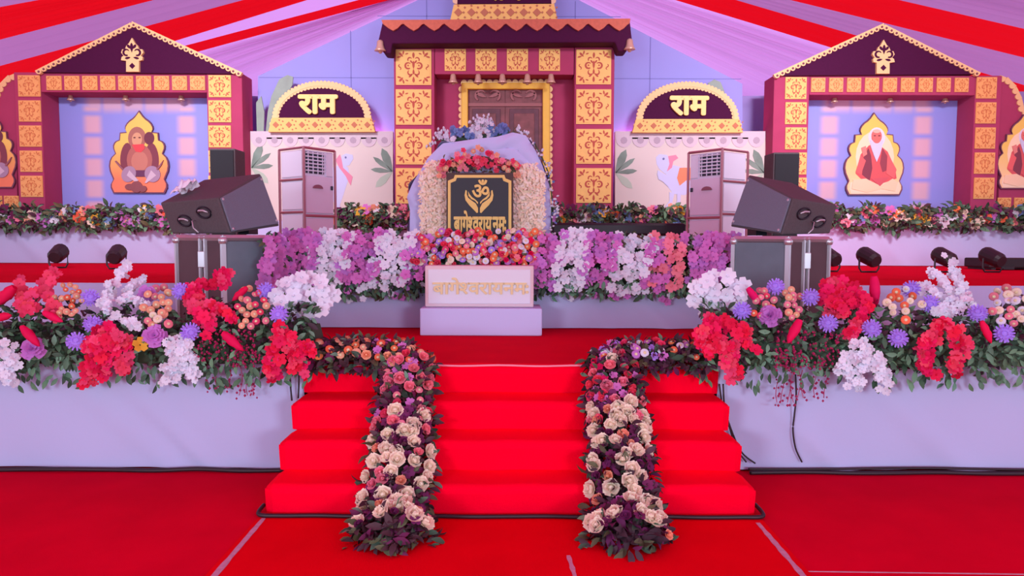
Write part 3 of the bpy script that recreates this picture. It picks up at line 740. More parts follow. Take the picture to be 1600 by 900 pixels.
def house(side):
    L_ = side == 'left'
    lab = 'maroon house front with plum gable framing the ' + ('brown seated figure' if L_ else 'white bearded figure') + ' picture'
    hx = (lambda x: x) if L_ else (lambda x: 1587 - x)
    dy = 0 if L_ else 3
    t = thing('house_front', lab, 'backdrop', P(hx(207), 345, HB))
    def box_px(nm, xa, xb, ya, yb, m, y0=HB, dep=0.5, bev=0.012):
        xa, xb = sorted((hx(xa), hx(xb)))
        a, b = P(xa, 230, y0), P(xb, 230, y0)
        return MB().box(a.x, b.x, y0, y0 + dep, yb if isinstance(yb, float) else P(400 if L_ else 1200, yb + dy, y0).z, P(400 if L_ else 1200, ya + dy, y0).z).build(nm, m, t, bevel=bev)
    box_px('pillar', 26, 67, 114, T3Z, MAROON); box_px('pillar', 325, 380, 114, T3Z, MAROON)
    box_px('lintel', 67, 325, 114, 145, MAROON, HB + 0.01, 0.49)
    yp = HB + 0.5
    a, b = sorted((hx(94), hx(327)))
    panel = MB().box(P(a - 30, 230, yp).x, P(b + 30, 230, yp).x, yp, yp + 0.04, T3Z, P(hx(200), 130, yp).z)
    w0, w1 = P(a - 30, 230, yp).x, P(b + 30, 230, yp).x
    uu = sorted([(P(hx(146), 230, yp).x - w0) / (w1 - w0), (P(hx(292), 230, yp).x - w0) / (w1 - w0)])
    zt, zb = P(hx(200), 130, yp).z, T3Z
    panel.build('inner_panel', soft_panel_mat('blue_reflect_' + side, uu[0], uu[1], (P(hx(200), 163, yp).z - zb) / (zt - zb)), t)
    # gable
    yg = HB - 0.06
    g = [(hx(66), 113 + dy), (hx(207), 41 + dy), (hx(372), 115 + dy)]
    MB().prism(xz(g, yg), yg, yg + 0.4).build('gable', PLUM, t)
    pth = [(hx(56), 113 + dy), (hx(207), 37 + dy), (hx(377), 116 + dy)]
    e1 = scallop('gable_trim', pth, yg - 0.02, 0.047, SCM, t, side=-1 if L_ else 1, bandw=0.7, th=0.06, eyelet=mat('eyelet', (120, 60, 80), .8))
    # finial
    cx = hx(206)
    def FI(pts): return [(cx + (x if L_ else -x), y + dy) for x, y in pts]
    fz = [(-9, 112), (-9, 95), (-17, 94), (-16, 89), (-13, 87), (-17, 82), (-15, 77), (-11, 77), (-8, 70), (-5, 68), (0, 59), (5, 68), (8, 70), (11, 77), (16, 77), (18, 82), (14, 87), (17, 89), (16, 94), (11, 95), (11, 112)]
    fin = plate('finial', FI(fz), yg - 0.05, 0.05, SCM, t)
    fm = MB(); c = P(cx, 82 + dy, yg - 0.05)
    for s in (1, -1):
        for pl in (arc_poly(0.09, 0.0, 0.05, 0.035, -2.0, 2.6), drop(0.02, 0.06, 0.09, 0.045, 0.9), drop(0.02, -0.08, 0.1, 0.04, -0.2)):
            fm.prism([(c.x + s * x, c.z + z) for x, z in pl], yg - 0.056, yg - 0.05)
    fm.prism([(c.x + x, c.z + z) for x, z in drop(0, 0.0, 0.16, 0.05, PI / 2)], yg - 0.056, yg - 0.05)
    fm.prism([(c.x + x, c.z - 0.22 + z) for x, z in [(-.05, 0), (0, -.05), (.05, 0), (0, .05)]], yg - 0.056, yg - 0.05)
    tag(fm.build('finial_motif', PLUM, fin), kind='stuff')
    # tiles
    for i in range(9):
        x = 74 + i * 28.0
        xa, xb = sorted((hx(x), hx(x + 22.5)))
        tile(t, xa, 119 + dy, xb, 141 + dy, HB + 0.01, 1)
    for i in range(5):
        y = 118 + i * 39.2
        xa, xb = sorted((hx(30 + i), hx(63 + i))); tile(t, xa, y + dy, xb, y + 33 + dy, HB, 1)
        xa, xb = sorted((hx(327), hx(361))); tile(t, xa, y + dy, xb, y + 34 + dy, HB, 0 if i == 0 else 0)
    for x in (110, 196, 283): bell(t, hx(x), 146 + dy, 13, HB + 0.3)
    # outer wing with a rounded shoulder
    wing = thing('wing_panel', 'maroon rounded wing board with scalloped edge outside the house of the ' + ('brown seated figure' if L_ else 'white bearded figure'), 'backdrop', P(hx(-20), 345, HB + 0.12))
    yw = HB + 0.12
    edge = [(hx(25), 118 + dy), (hx(12), 123 + dy), (hx(3), 132 + dy), (hx(-6), 150 + dy), (hx(-11), 172 + dy), (hx(-40), 176 + dy), (hx(-170), 178 + dy)]
    MB().prism(xz(edge + [(hx(-170), 345), (hx(27), 345)], yw), yw, yw + 0.08).build('board', MAROON, wing)
    scallop('scallop_edge', edge[:6], yw - 0.02, 0.05, SCM, wing, side=-1 if not L_ else 1, bandw=0.8, th=0.04)
    for i in range(7):
        xa, xb = sorted((hx(8 - i * 26), hx(30 - i * 26))); tile(wing, xa, 306 + dy, xb, 328 + dy, yw, 1)
    figure_cutout(hx(-17) if L_ else hx(-14), 247 + dy, 0.93 if L_ else 0.9, yw - 0.05, 'yellow arched picture on the wing board beyond the ' + ('brown figure house' if L_ else 'white bearded figure house, red robe'), 'brown' if L_ else 'bearded')
    figure_cutout(hx(218) if L_ else 1367, 252 + (3 if not L_ else 0), 1.0, yp - 0.06, 'yellow arched picture of ' + ('a brown figure seated cross-legged' if L_ else 'a white bearded man seated in red robes'), 'brown' if L_ else 'bearded')
house('left'); house('right')

# ------------------------------------------------------------------ sound equipment, air coolers
def quad_in(a, b, c, d, u, v): return a.lerp(b, u).lerp(d.lerp(c, u), v)
def wedge(side):
    L_ = side == 'left'
    if L_:
        A, B = P(340, 309, 6.35), P(359, 365, 6.35); Lt, Lb = P(250, 317, 6.72), P(269, 365, 6.72); Rt, Rb = P(407, 271, 6.85), P(437, 353, 6.85)
    else:
        A, B = P(1240, 310, 6.35), P(1222, 367, 6.35); Lt, Lb = P(1308, 321, 6.72), P(1297, 365, 6.72); Rt, Rb = P(1170, 273, 6.85), P(1141, 354, 6.85)
    Kt, Kb = Rt + (Lt - A), Rb + (Lb - B)
    t = thing('monitor_speaker', 'black wedge stage speaker tilted on a road case' + (', with white cloth on top' if L_ else ', bare top'), 'speaker', (B + Kb) / 2)
    c = [B, Rb, Kb, Lb, A, Rt, Kt, Lt]
    if not L_: c = [B, Lb, Kb, Rb, A, Lt, Kt, Rt]
    MB().hexa(c).build('cabinet', SPKB, t, bevel=0.012)
    # grille on the face A,Rt,Rb,B
    n = (Rt - A).cross(B - A).normalized()
    if n.dot(CAM - A) < 0: n = -n
    q = [quad_in(B, Rb, Rt, A, u, v) for u, v in ((.03, .04), (.97, .04), (.97, .96), (.03, .96))]
    gv = [p + n * 0.002 for p in q] + [p + n * 0.02 for p in q]
    MB().hexa(gv if L_ else [gv[i] for i in (3, 2, 1, 0, 7, 6, 5, 4)]).build('grille', SPKF, t, bevel=0.006)
    for u, v in ((.06, .1), (.94, .1), (.94, .9), (.06, .9)):
        p = quad_in(B, Rb, Rt, A, u, v) + n * 0.02
        put(MB().lathe([(0.012, 0), (0.012, 0.004), (0.006, 0.007)], 8).mesh('screw', STEEL), 'screw', t, p, aim(n))
    n2 = (Lt - A).cross(B - A).normalized()
    if n2.dot(CAM - A) < 0: n2 = -n2
    for u, v in ((0.30, 0.62), (0.68, 0.40)):
        hm = MB()
        o = quad_in(B, Lb, Lt, A, u, v); ex = (Lb - B).normalized(); ez = (A - B).normalized()
        ring = [o + ex * 0.075 * math.cos(a) * 1.15 + ez * 0.05 * math.sin(a) for a in [2 * PI * k / 16 for k in range(17)]]
        hm.tube([p + n2 * 0.006 for p in ring], 0.009, 6)
        put_o = hm.build('handle_recess', BLACK, t, smooth=True)
        MB().tube([o + ex * (-0.06) + n2 * 0.01, o + ex * -0.03 + n2 * 0.03 + ez * 0.02, o + ex * 0.03 + n2 * 0.03 + ez * 0.02, o + ex * 0.06 + n2 * 0.01], 0.009, 6).build('grip', STEEL, put_o, smooth=True)
    o = quad_in(B, Lb, Lt, A, .5, .4)
    ex = (Lb - B).normalized()
    MB().tube([o + n2 * 0.01, o + n2 * 0.05 - ex * .02, o + n2 * 0.06 - Vector((0, 0, .06)) - ex * .05, o + n2 * 0.05 - Vector((0, 0, .1)) - ex * .1], 0.006, 6).build('plug_lead', STEEL, t, smooth=True)
    # prop under the raised end
    zc = min(B.z, Lb.z) - 0.004
    base = Rb.lerp(Kb, 0.5)
    MB().box(base.x - 0.05, base.x + 0.05, base.y - 0.2, base.y + 0.05, zc, base.z - 0.004).build('tilt_prop', BLACK, t)
    return min(B.z, Lb.z)
def case(side, ztop):
    L_ = side == 'left'
    if L_: N0, L0, R0 = P(348, 367, 6.3), P(276, 367, 6.62), P(434, 367, 6.68)
    else: N0, L0, R0 = P(1232, 368, 6.3), P(1295, 368, 6.62), P(1147, 368, 6.68)
    N0.z = L0.z = R0.z = ztop - 0.024
    t = thing('road_case', 'metal edged flight case under the tilted speaker' + (' with white cloth' if L_ else ' with bare top'), 'case', (N0.x, N0.y, ZS))
    K0 = L0 + R0 - N0
    dn = Vector((0, 0, ztop - 0.034 - ZS))
    top = [N0, R0, K0, L0] if L_ else [N0, L0, K0, R0]
    MB().hexa([p - dn for p in top] + [p - Vector((0, 0, 0.006)) for p in top]).build('body', CASES, t, bevel=0.004)
    def strip(nm, a, b, wdt, m, off):
        d = (b - a).normalized(); return MB().tube([a + off, b + off], wdt, 4).build(nm, m, t)
    fd = (R0 - N0).cross(Vector((0, 0, 1))).normalized()
    if fd.dot(CAM - N0) < 0: fd = -fd
    ld = (L0 - N0).cross(Vector((0, 0, 1))).normalized()
    if ld.dot(CAM - N0) < 0: ld = -ld
    q = [N0 - dn, R0 - dn, R0, N0]
    pv = [quad_in(q[0], q[1], q[2], q[3], u, v) + fd * 0.003 for u, v in ((.04, .03), (.96, .03), (.96, .95), (.04, .95))]
    pv = pv + [p + fd * 0.006 for p in pv]
    MB().hexa(pv if L_ else [pv[i] for i in (3, 2, 1, 0, 7, 6, 5, 4)]).build('front_panel', CASEF, t)
    for a in (N0, L0, R0): strip('corner_rail', a - dn, a, 0.026, STEEL, Vector((0, 0, 0)))
    for a, b in ((N0, R0), (N0, L0)):
        strip('top_rail', a, b, 0.026, STEEL, Vector((0, 0, -0.012))); strip('bottom_rail', a - dn, b - dn, 0.022, STEEL, Vector((0, 0, 0.02)))
    for k, u in enumerate((0.36, 0.47)):
        a = N0.lerp(L0, u); strip('latch_rail', a - dn, a, 0.02, STEEL, ld * 0.004)
    lat = N0.lerp(L0, 0.415) - Vector((0, 0, 0.2)) + ld * 0.02
    MB().box(lat.x - 0.03, lat.x + 0.03, lat.y - 0.012, lat.y + 0.012, lat.z - 0.07, lat.z + 0.07).build('latch', STEEL, t, bevel=0.004)
    for p in (N0, L0, R0): put(MB().lathe([(0.001, 0.02), (0.03, 0.012), (0.04, -0.01), (0.034, -0.04), (0.001, -0.05)], 10).mesh('corner_ball', STEEL, True), 'corner_ball', t, p - Vector((0, 0, 0.02)))
for sd in ('left', 'right'):
    zt = wedge(sd); case(sd, zt)
# crumpled white cloth on the speaker
cm = MB(); c0 = P(289, 294, 6.78)
def clothfn(u, v):
    a = (u - .5); b = (v - .5)
    h = 0.05 * math.sin(u * 9 + v * 4) * math.cos(v * 7 - u * 3) + 0.035 * math.sin(u * 17 + 2) * math.sin(v * 15)
    return (c0.x + a * 0.17 + 0.05 * b, c0.y + b * 0.14, c0.z - 0.02 + a * 0.09 + h * (1 - 2.2 * (a * a + b * b)) + 0.05 * (1 - 4 * b * b))
cm.grid(clothfn, 24, 24)
tag(cm.build('crumpled_cloth', mat('bright_cloth', (240, 240, 252), 0.8), smooth=True), 'small crumpled white cloth lying on the tilted speaker', 'cloth')

def column_speaker(x0, x1, ytop, label):
    Y = 8.9; a, b = P(x0, ytop, Y), P(x1, ytop, Y)
    t = thing('column_speaker', label, 'speaker', ((a.x + b.x) / 2, Y + 0.17, T2Z))
    MB().box(a.x, b.x, Y, Y + 0.34, T2Z + 0.006, a.z).build('cabinet', SPKB, t, bevel=0.012)
    MB().box(a.x + 0.015, b.x - 0.015, Y - 0.018, Y - 0.001, a.z - 0.72, a.z - 0.02).build('grille', mat('column_grille', (40, 44, 50), 0.85, bump=0.4, bscale=400), t, bevel=0.004)
    MB().box(a.x + 0.015, b.x - 0.015, Y - 0.018, Y - 0.001, T2Z + 0.04, a.z - 0.75).build('grille', mat('column_grille', (40, 44, 50), 0.85), t, bevel=0.004)
    MB().box((a.x + b.x) / 2 - 0.02, (a.x + b.x) / 2 + 0.02, Y - 0.024, Y - 0.018, a.z - 0.40, a.z - 0.38).build('badge', STEEL, t)
column_speaker(327, 367, 232, 'upright black column speaker behind the tilted speaker with white cloth')
column_speaker(1209, 1250, 238, 'upright black column speaker behind the tilted speaker with bare top')

ACW = mat('cooler_panel', (222, 220, 240), 0.3, spec=0.6); ACP = mat('cooler_front', (216, 196, 222), 0.25, spec=0.7); ACF = mat('cooler_frame', (190, 130, 140), 0.3, metal=0.5)
DARK = mat('vent_dark', (50, 52, 70), 0.6)
def cooler(side):
    L_ = side == 'left'
    if L_: N0, A0, B0 = P(474, 230, 8.55), P(436, 233, 8.85), P(523, 240, 8.95)
    else: N0, A0, B0 = P(1129, 233, 8.55), P(1169, 236, 8.85), P(1076, 242, 8.95)
    z = N0.z; A0.z = B0.z = z
    t = thing('tower_air_cooler', 'tall white air conditioner tower in a metal frame, ' + ('beside tilted speaker with white cloth' if L_ else 'beside tilted speaker with bare top'), 'air conditioner', (N0.x, N0.y, T2Z))
    H = z - T2Z - 0.01; up = Vector((0, 0, 1))
    K0 = A0 + B0 - N0
    top = [N0, B0, K0, A0] if L_ else [N0, A0, K0, B0]
    cen = (N0 + K0) / 2
    ins = [p.lerp(cen, 0.06) for p in top]
    MB().hexa([p - up * (H - 0.03) for p in ins] + [p - up * 0.02 for p in ins]).build('body', ACW, t, bevel=0.01)
    def edge(a, b, r=0.016, nm='frame_bar'): MB().tube([a, b], r, 4).build(nm, ACF, t)
    for p in (N0, A0, B0): edge(p - up * H, p)
    def face(P0, P1):
        n = (P1 - P0).cross(up).normalized()
        if n.dot(CAM - P0) < 0: n = -n
        return n
    na, nb = face(N0, A0), face(N0, B0)
    def panel(nm, P0, P1, n, u0, u1, h0, h1, off, th, m, par=None, bev=0.006):
        c = [P0.lerp(P1, u0) - up * h1, P0.lerp(P1, u1) - up * h1, P0.lerp(P1, u1) - up * h0, P0.lerp(P1, u0) - up * h0]
        f = [p + n * off for p in c]; g = [p + n * (off + th) for p in c]
        o = MB().hexa(f + g); ob = o.build(nm, m, par or t, bevel=bev)
        bm = bmesh.new(); bm.from_mesh(ob.data); bmesh.ops.recalc_face_normals(bm, faces=bm.faces); bm.to_mesh(ob.data); bm.free()
        return ob
    for h in (0.0, 0.36, 0.74, 1.12): edge(N0 - up * h, A0 - up * h, 0.014)
    for h in (0.0, 0.78): edge(N0 - up * h, B0 - up * h, 0.016)
    for h0, h1 in ((0.03, 0.33), (0.39, 0.71), (0.77, 1.09)): panel('side_panel', N0, A0, na, 0.08, 0.92, h0, h1, -0.012, 0.012, ACW)
    panel('front_panel', N0, B0, nb, 0.06, 0.94, 0.32, 0.75, -0.018, 0.018, ACP)
    panel('lower_panel', N0, B0, nb, 0.06, 0.94, 0.81, H - 0.05, -0.018, 0.018, ACP)
    panel('side_strip', N0, B0, nb, 0.70, 0.94, 0.03, 0.31, -0.018, 0.018, ACW)
    vent = panel('vent', N0, B0, nb, 0.08, 0.66, 0.04, 0.29, -0.02, 0.012, DARK)
    for k in range(6): panel('slat', N0, B0, nb, 0.07, 0.67, 0.05 + k * 0.04, 0.063 + k * 0.04, -0.008, 0.02, ACW, vent, 0)
    for k in range(4): panel('slat', N0, B0, nb, 0.14 + 0.15 * k, 0.155 + 0.15 * k, 0.04, 0.29, -0.008, 0.012, ACW, vent, 0)
    # arched pull handle
    c = N0.lerp(B0, 0.42) - up * 0.46 + nb * 0.004; ex = (B0 - N0).normalized()
    hm = MB(); pts = [c + ex * 0.075 * math.cos(a) + up * 0.045 * math.sin(a) for a in [PI * k / 10 for k in range(11)]]
    hm.add(pts + [p + nb * 0.012 for p in pts], [tuple(range(11)), tuple(range(21, 10, -1))] + [(i, (i + 1) % 11, (i + 1) % 11 + 11, i + 11) for i in range(11)])
    hm.build('pull_handle', mat('cooler_handle', (140, 84, 104), 0.5), t)
    panel('latch', N0, B0, nb, 0.84, 0.92, 0.42, 0.47, 0.0, 0.012, DARK)
cooler('left'); cooler('right')

# small stage lamps on the back deck, black cabinet, bench
LAMPB = mat('lamp_black', (34, 24, 34), 0.5); LENS = mat('lamp_lens', (70, 60, 90), 0.1, spec=0.8)
for x, y, lab in ((91, 405, 'small black stage lamp on red carpet, outermost before the house with the brown figure'), (182, 407, 'small black stage lamp on red carpet, next to road case under the cloth-topped speaker'), (1297, 411, 'small black stage lamp half hidden by the road case with bare-topped speaker'), (1358, 412, 'small black stage lamp standing clear beside road case under the bare-topped speaker'), (1476, 412, 'small black stage lamp behind white blossom spray'), (1551, 412, 'small black stage lamp touching the big black cabinet')):
    Y = PZ(x, y + 14, T2Z).y
    p = PZ(x, y + 14, T2Z); p.y = min(p.y, T3Y - 0.3); p = P(x, y, p.y); p.z = T2Z
    t = thing('stage_lamp', lab, 'lamp', p)
    r = 0.105
    hd = MB().tube([p + Vector((0.03, -0.14, 0.15)), p + Vector((0.02, -0.10, 0.165)), p + Vector((-0.02, 0.10, 0.235)), p + Vector((-0.02, 0.12, 0.24))], [r * 0.7, r * 0.95, r * 1.05, r], 14).build('head', LAMPB, t, smooth=False)
    MB().tube([p + Vector((-0.02, 0.118, 0.24)), p + Vector((-0.02, 0.126, 0.243))], r * 0.85, 14).build('lens', LENS, hd)
    sl = bpy.data.lights.new('lamp_beam', 'SPOT'); sl.energy = 30 if x > 800 else 11; sl.color = (1.0, 0.10, 0.26); sl.spot_size = 1.9; sl.spot_blend = 1.0; sl.shadow_soft_size = 0.08
    so = bpy.data.objects.new('lamp_beam', sl); COL.objects.link(so); so.location = p + Vector((-0.02, 0.15, 0.25)) - p; so.parent = t
    so.rotation_euler = Vector((0, 1, 0.35)).to_track_quat('-Z', 'Y').to_euler()
    MB().tube([p + Vector((-0.13, 0, 0.19)), p + Vector((-0.13, 0, 0.06)), p + Vector((-0.10, 0, 0.012)), p + Vector((0.10, 0, 0.012)), p + Vector((0.13, 0, 0.06)), p + Vector((0.13, 0, 0.19))], 0.012, 6).build('yoke', LAMPB, t)
a = P(1546, 404, 10.6); b = P(1640, 404, 10.6)
t = thing('black_cabinet', 'large black equipment cabinet on the red deck behind a stage lamp', 'cabinet', ((a.x + b.x) / 2, 10.9, T2Z))
MB().box(a.x, b.x, 10.6, 11.2, T2Z + 0.03, a.z).build('body', mat('cabinet_black', (30, 20, 28), 0.6), t, bevel=0.02)
for fx in (a.x + 0.08, b.x - 0.08):
    MB().box(fx - 0.03, fx + 0.03, 10.62, 11.18, T2Z + 0.001, T2Z + 0.03).build('foot', LAMPB, t)
MB().box(a.x + 0.2, a.x + 0.36, 10.585, 10.6, a.z - 0.16, a.z - 0.11).build('handle', LAMPB, t, bevel=0.005)
a = P(862, 348, 9.4); b = P(1072, 352, 9.4)
t = thing('low_black_bench', 'long low black bench behind the orchid row beside the throne', 'bench', ((a.x + b.x) / 2, 9.6, T2Z))
BEN = mat('bench_black', (26, 20, 36), 0.5)
MB().box(a.x, b.x, 9.4, 9.9, a.z - 0.16, a.z).build('seat', BEN, t, bevel=0.03)
for fx in (a.x + 0.08, b.x - 0.08):
    for fy in (9.46, 9.84): MB().box(fx - 0.03, fx + 0.03, fy - 0.03, fy + 0.03, T2Z + 0.001, a.z - 0.155).build('leg', BEN, t)

# ------------------------------------------------------------------ podium steps with lettering
YB = PZ(750, 525, ZS).y
a, b = P(656, 500, YB), P(847, 500, YB)
zb = P(750, 482, YB).z
pb = MB().box(a.x, b.x, YB, YB + 0.42, ZS + 0.001, zb).build('lavender_step', LAV, bevel=0.012)
tag(pb, 'plain lavender step block on the red deck under the lettered box', 'step')
YU = YB + 0.10
a, b = P(664, 450, YU), P(834, 450, YU); zt = P(750, 415, YU).z
t = thing('lettered_box', 'white box with gold lettering on the lavender step', 'box', ((a.x + b.x) / 2, YU, zb))
PINKB = mat('box_border', (222, 200, 204), 0.6); BOXW = mat('box_face', (224, 230, 240), 0.6)
MB().box(a.x, b.x, YU, YU + 0.2, zb + 0.002, zt).build('body', PINKB, t, bevel=0.012)
MB().box(a.x + 0.03, b.x - 0.03, YU - 0.008, YU - 0.0005, zb + 0.035, zt - 0.035).build('face_panel', BOXW, t, bevel=0.003)
lettering('lettering', BAGESH + NAMAH, 751, 447, 150, 26, YU - 0.008, 0.012, mat('pale_gold_letter', (232, 214, 160), 0.5), t, 0.02)

# ------------------------------------------------------------------ flower heads and leaves (shared meshes)
GREEN = mat('leaf_green', (104, 150, 118), 0.65, var=0.35, trans=0.15)
DGREEN = mat('leaf_dark', (58, 88, 66), 0.7, var=0.3)
PLEAF = mat('leaf_plum', (74, 44, 58), 0.7, var=0.35)
OLIVE = mat('leaf_olive', (92, 92, 62), 0.7, var=0.3)
STEMM = mat('stem_green', (70, 92, 56), 0.7)
def fm_(n, rgb, var=0.12, tr=0.2): return mat('petal_' + n, rgb, 0.7, var=var, trans=tr, spec=0.2)
CRED = fm_('red', (242, 30, 92)); CCORAL = fm_('coral', (244, 76, 116)); CWHITE = fm_('white', (240, 242, 255), 0.05); CPURP = fm_('violet', (184, 150, 250), 0.08)
CMAUVE = fm_('mauve', (206, 132, 216), 0.1); CORCH = fm_('orchid', (220, 128, 208), 0.12); CPEACH = fm_('peach', (250, 178, 146), 0.12); CCREAM = fm_('cream', (252, 238, 216), 0.06)
CPINK = fm_('pink', (246, 140, 160), 0.14); CHOT = fm_('magenta', (240, 16, 98), 0.1); CORAN = fm_('orange', (250, 124, 84), 0.12); CPLUM = fm_('plum', (118, 44, 96), 0.25); CYEL = fm_('yellow', (244, 190, 70)); CBLUE = fm_('blue', (120, 150, 208), 0.15)
CCENT = mat('flower_centre', (206, 190, 110), 0.8); CLIME = mat('flower_heart', (226, 214, 170), 0.8)

def petal(mb, L, W, ang, e0, e1, base=0.0, mi=0, z=0.0):
    c, s = math.cos(ang), math.sin(ang)
    rows = []
    r, h = base, z
    for t, wd in ((0, 0.4), (0.5, 1.0), (1.0, 0.72)):
        if t > 0:
            e = e0 + (e1 - e0) * (t - 0.25)
            r += L * 0.5 * math.cos(e); h += L * 0.5 * math.sin(e)
        cup = 0.12 * W * wd
        rows.append([(r, -W / 2 * wd, h + cup), (r, 0, h), (r, W / 2 * wd, h + cup)])
    vs = [(x * c - y * s, x * s + y * c, zz) for row in rows for x, y, zz in row]
    mb.add(vs, [(0, 1, 4, 3), (1, 2, 5, 4), (3, 4, 7, 6), (4, 5, 8, 7)], mi)
def m_blossom(m, n=5, elev=0.25):
    b = MB()
    for i in range(n): petal(b, 0.5, 0.46, 2 * PI * i / n, elev + 0.25, elev - 0.35, 0.03)
    b.lathe([(0.09, 0.02), (0.08, 0.12), (0.02, 0.16)], 5, mi=1)
    return b.mesh('blossom', [m, m], True)
def m_rose(m):
    b = MB()
    for k, (n, e0, e1, L, W, base, z) in enumerate(((5, 0.3, 0.75, 0.46, 0.62, 0.04, 0.0), (4, 0.85, 1.35, 0.42, 0.5, 0.06, 0.04), (3, 1.2, 1.8, 0.38, 0.36, 0.07, 0.08))):
        for i in range(n): petal(b, L, W, 2 * PI * (i + 0.5 * k) / n, e0, e1, base, 0, z)
    b.lathe([(0.10, 0.05), (0.15, 0.3), (0.06, 0.42)], 7)
    return b.mesh('rose', [m], True)
def m_disc(m):
    b = MB()
    b.lathe([(0.12, 0.0), (0.42, 0.06), (0.5, 0.18), (0.44, 0.28), (0.36, 0.25), (0.3, 0.31), (0.2, 0.27)], 11)
    b.lathe([(0.2, 0.26), (0.14, 0.33), (0.04, 0.31)], 7, mi=1)
    return b.mesh('ranunculus', [m, CLIME], True)
def m_pompom(m):
    b = MB()
    b.lathe([(0.2, 0.0), (0.36, 0.1), (0.33, 0.24), (0.18, 0.34), (0.04, 0.37)], 10)
    for n, e, L, z, base in ((16, 0.05, 0.30, 0.08, 0.2), (16, 0.45, 0.26, 0.16, 0.24), (12, 0.9, 0.2, 0.24, 0.2), (8, 1.25, 0.14, 0.3, 0.1)):
        for i in range(n): petal(b, L, 0.1, 2 * PI * (i + U(-.2, .2)) / n, e, e, base, 0, z)
    return b.mesh('pompom', [m], False)
def m_carnation(m):
    b = MB()
    for n, e, L, z in ((8, 0.1, 0.5, 0.02), (8, 0.5, 0.42, 0.06), (6, 0.95, 0.36, 0.1), (4, 1.3, 0.3, 0.12)):
        for i in range(n): petal(b, L, 0.34, 2 * PI * (i + U(-.3, .3)) / n, e + U(-.1, .1), e - 0.5 + U(-.2, .2), 0.03, 0, z)
    return b.mesh('carnation', [m], False)
def m_comb(m):
    b = MB(); k = 9; n = 12; pr = []
    for i in range(k + 1):
        t = i / k; pr.append((0.02 + 0.16 * math.sin(PI * min(1, 0.12 + t * 0.88)) ** 0.7, t))
    vs = []
    for i, (r, z) in enumerate(pr):
        for j in range(n):
            q = 2 * PI * j / n; rr = r * (1 + U(-0.16, 0.16)); vs.append((rr * math.cos(q), rr * math.sin(q), z + U(-.02, .02)))
    b.add(vs, [(i * n + j, i * n + (j + 1) % n, (i + 1) * n + (j + 1) % n, (i + 1) * n + j) for i in range(k) for j in range(n)] + [tuple(range(k * n, k * n + n))])
    return b.mesh('cockscomb', [m], True)
def m_leaf(m, w=0.42):
    b = MB(); rows = []
    for t, q in ((0, .06), (.25, .75), (.55, 1), (.82, .6), (1, .04)):
        z = 0.10 * math.sin(t * 2.6) - 0.12 * t * t
        rows.append([(-w / 2 * q, t, z + 0.07 * q), (0, t, z), (w / 2 * q, t, z + 0.07 * q)])
    vs = [v for r in rows for v in r]
    fs = []
    for i in range(4):
        a = i * 3; fs += [(a, a + 1, a + 4, a + 3), (a + 1, a + 2, a + 5, a + 4)]
    return b.add(vs, fs).mesh('leaf', [m], True)
BL = {k: m_blossom(m) for k, m in dict(red=CRED, coral=CCORAL, white=CWHITE, orchid=CORCH, mauve=CMAUVE, plum=CPLUM, pink=CPINK, blue=CBLUE, violet=CPURP, hot=CHOT, orange=CORAN, yellow=CYEL, cream=CCREAM, peach=CPEACH).items()}
RO = {k: m_rose(m) for k, m in dict(pink=CPINK, cream=CCREAM, peach=CPEACH, hot=CHOT, plum=CPLUM, coral=CCORAL, orange=CORAN, mauve=CMAUVE, violet=CPURP).items()}
DI = {k: m_disc(m) for k, m in dict(peach=CPEACH, cream=CCREAM, pink=CPINK, orange=CORAN, white=CWHITE, mauve=CMAUVE, violet=CPURP, coral=CCORAL).items()}
POM = m_pompom(CPURP); CARN = m_carnation(CMAUVE); COMB = m_comb(CHOT)
LF = {k: m_leaf(m) for k, m in dict(green=GREEN, dark=DGREEN, plum=PLEAF, olive=OLIVE).items()}

def to_cam(p, j=0.5, up=0.15):
    d = (CAM - p).normalized(); return (d + Vector((U(-j, j), U(-j, j), U(-j, j) + up))).normalized()
def leafrot(d, n):                            # leaf axis along d, face towards n
    y = Vector(d).normalized(); z = Vector(n) - y * y.dot(Vector(n)); z.normalize(); x = y.cross(z)
    return Matrix((x, y, z)).transposed().to_quaternion()
def put_leaf(parent, p, size, kind, down=0.6, spread=1.0):
    d = Vector((U(-1, 1) * spread, U(-0.6, 0.1), -down + U(-0.6, 0.6)))
    put(LF[kind], 'leaf', parent, p, leafrot(d, to_cam(p, 0.6)), size)
def mass(parent, pts, size, mats, name='foliage'):
    """dense leaf filling nobody could count: one mesh; pts: list of (point, outward normal)"""
    b = MB(); src = LF['green']; sv = [v.co.copy() for v in src.vertices]; sf = [tuple(f.vertices) for f in src.polygons]
    for p, n in pts:
        d = Vector((U(-1, 1), U(-1, 1), U(-1, 0.6))); d = (d + n * 0.4)
        M3 = leafrot(d, n + Vector((U(-.7, .7), U(-.7, .7), U(-.5, .7)))).to_matrix(); s_ = size * U(0.6, 1.2)
        b.add([Vector(p) + M3 @ (v * s_) for v in sv], sf, random.randrange(len(mats)))
    return tag(b.build(name, mats, parent, smooth=True), kind='stuff')
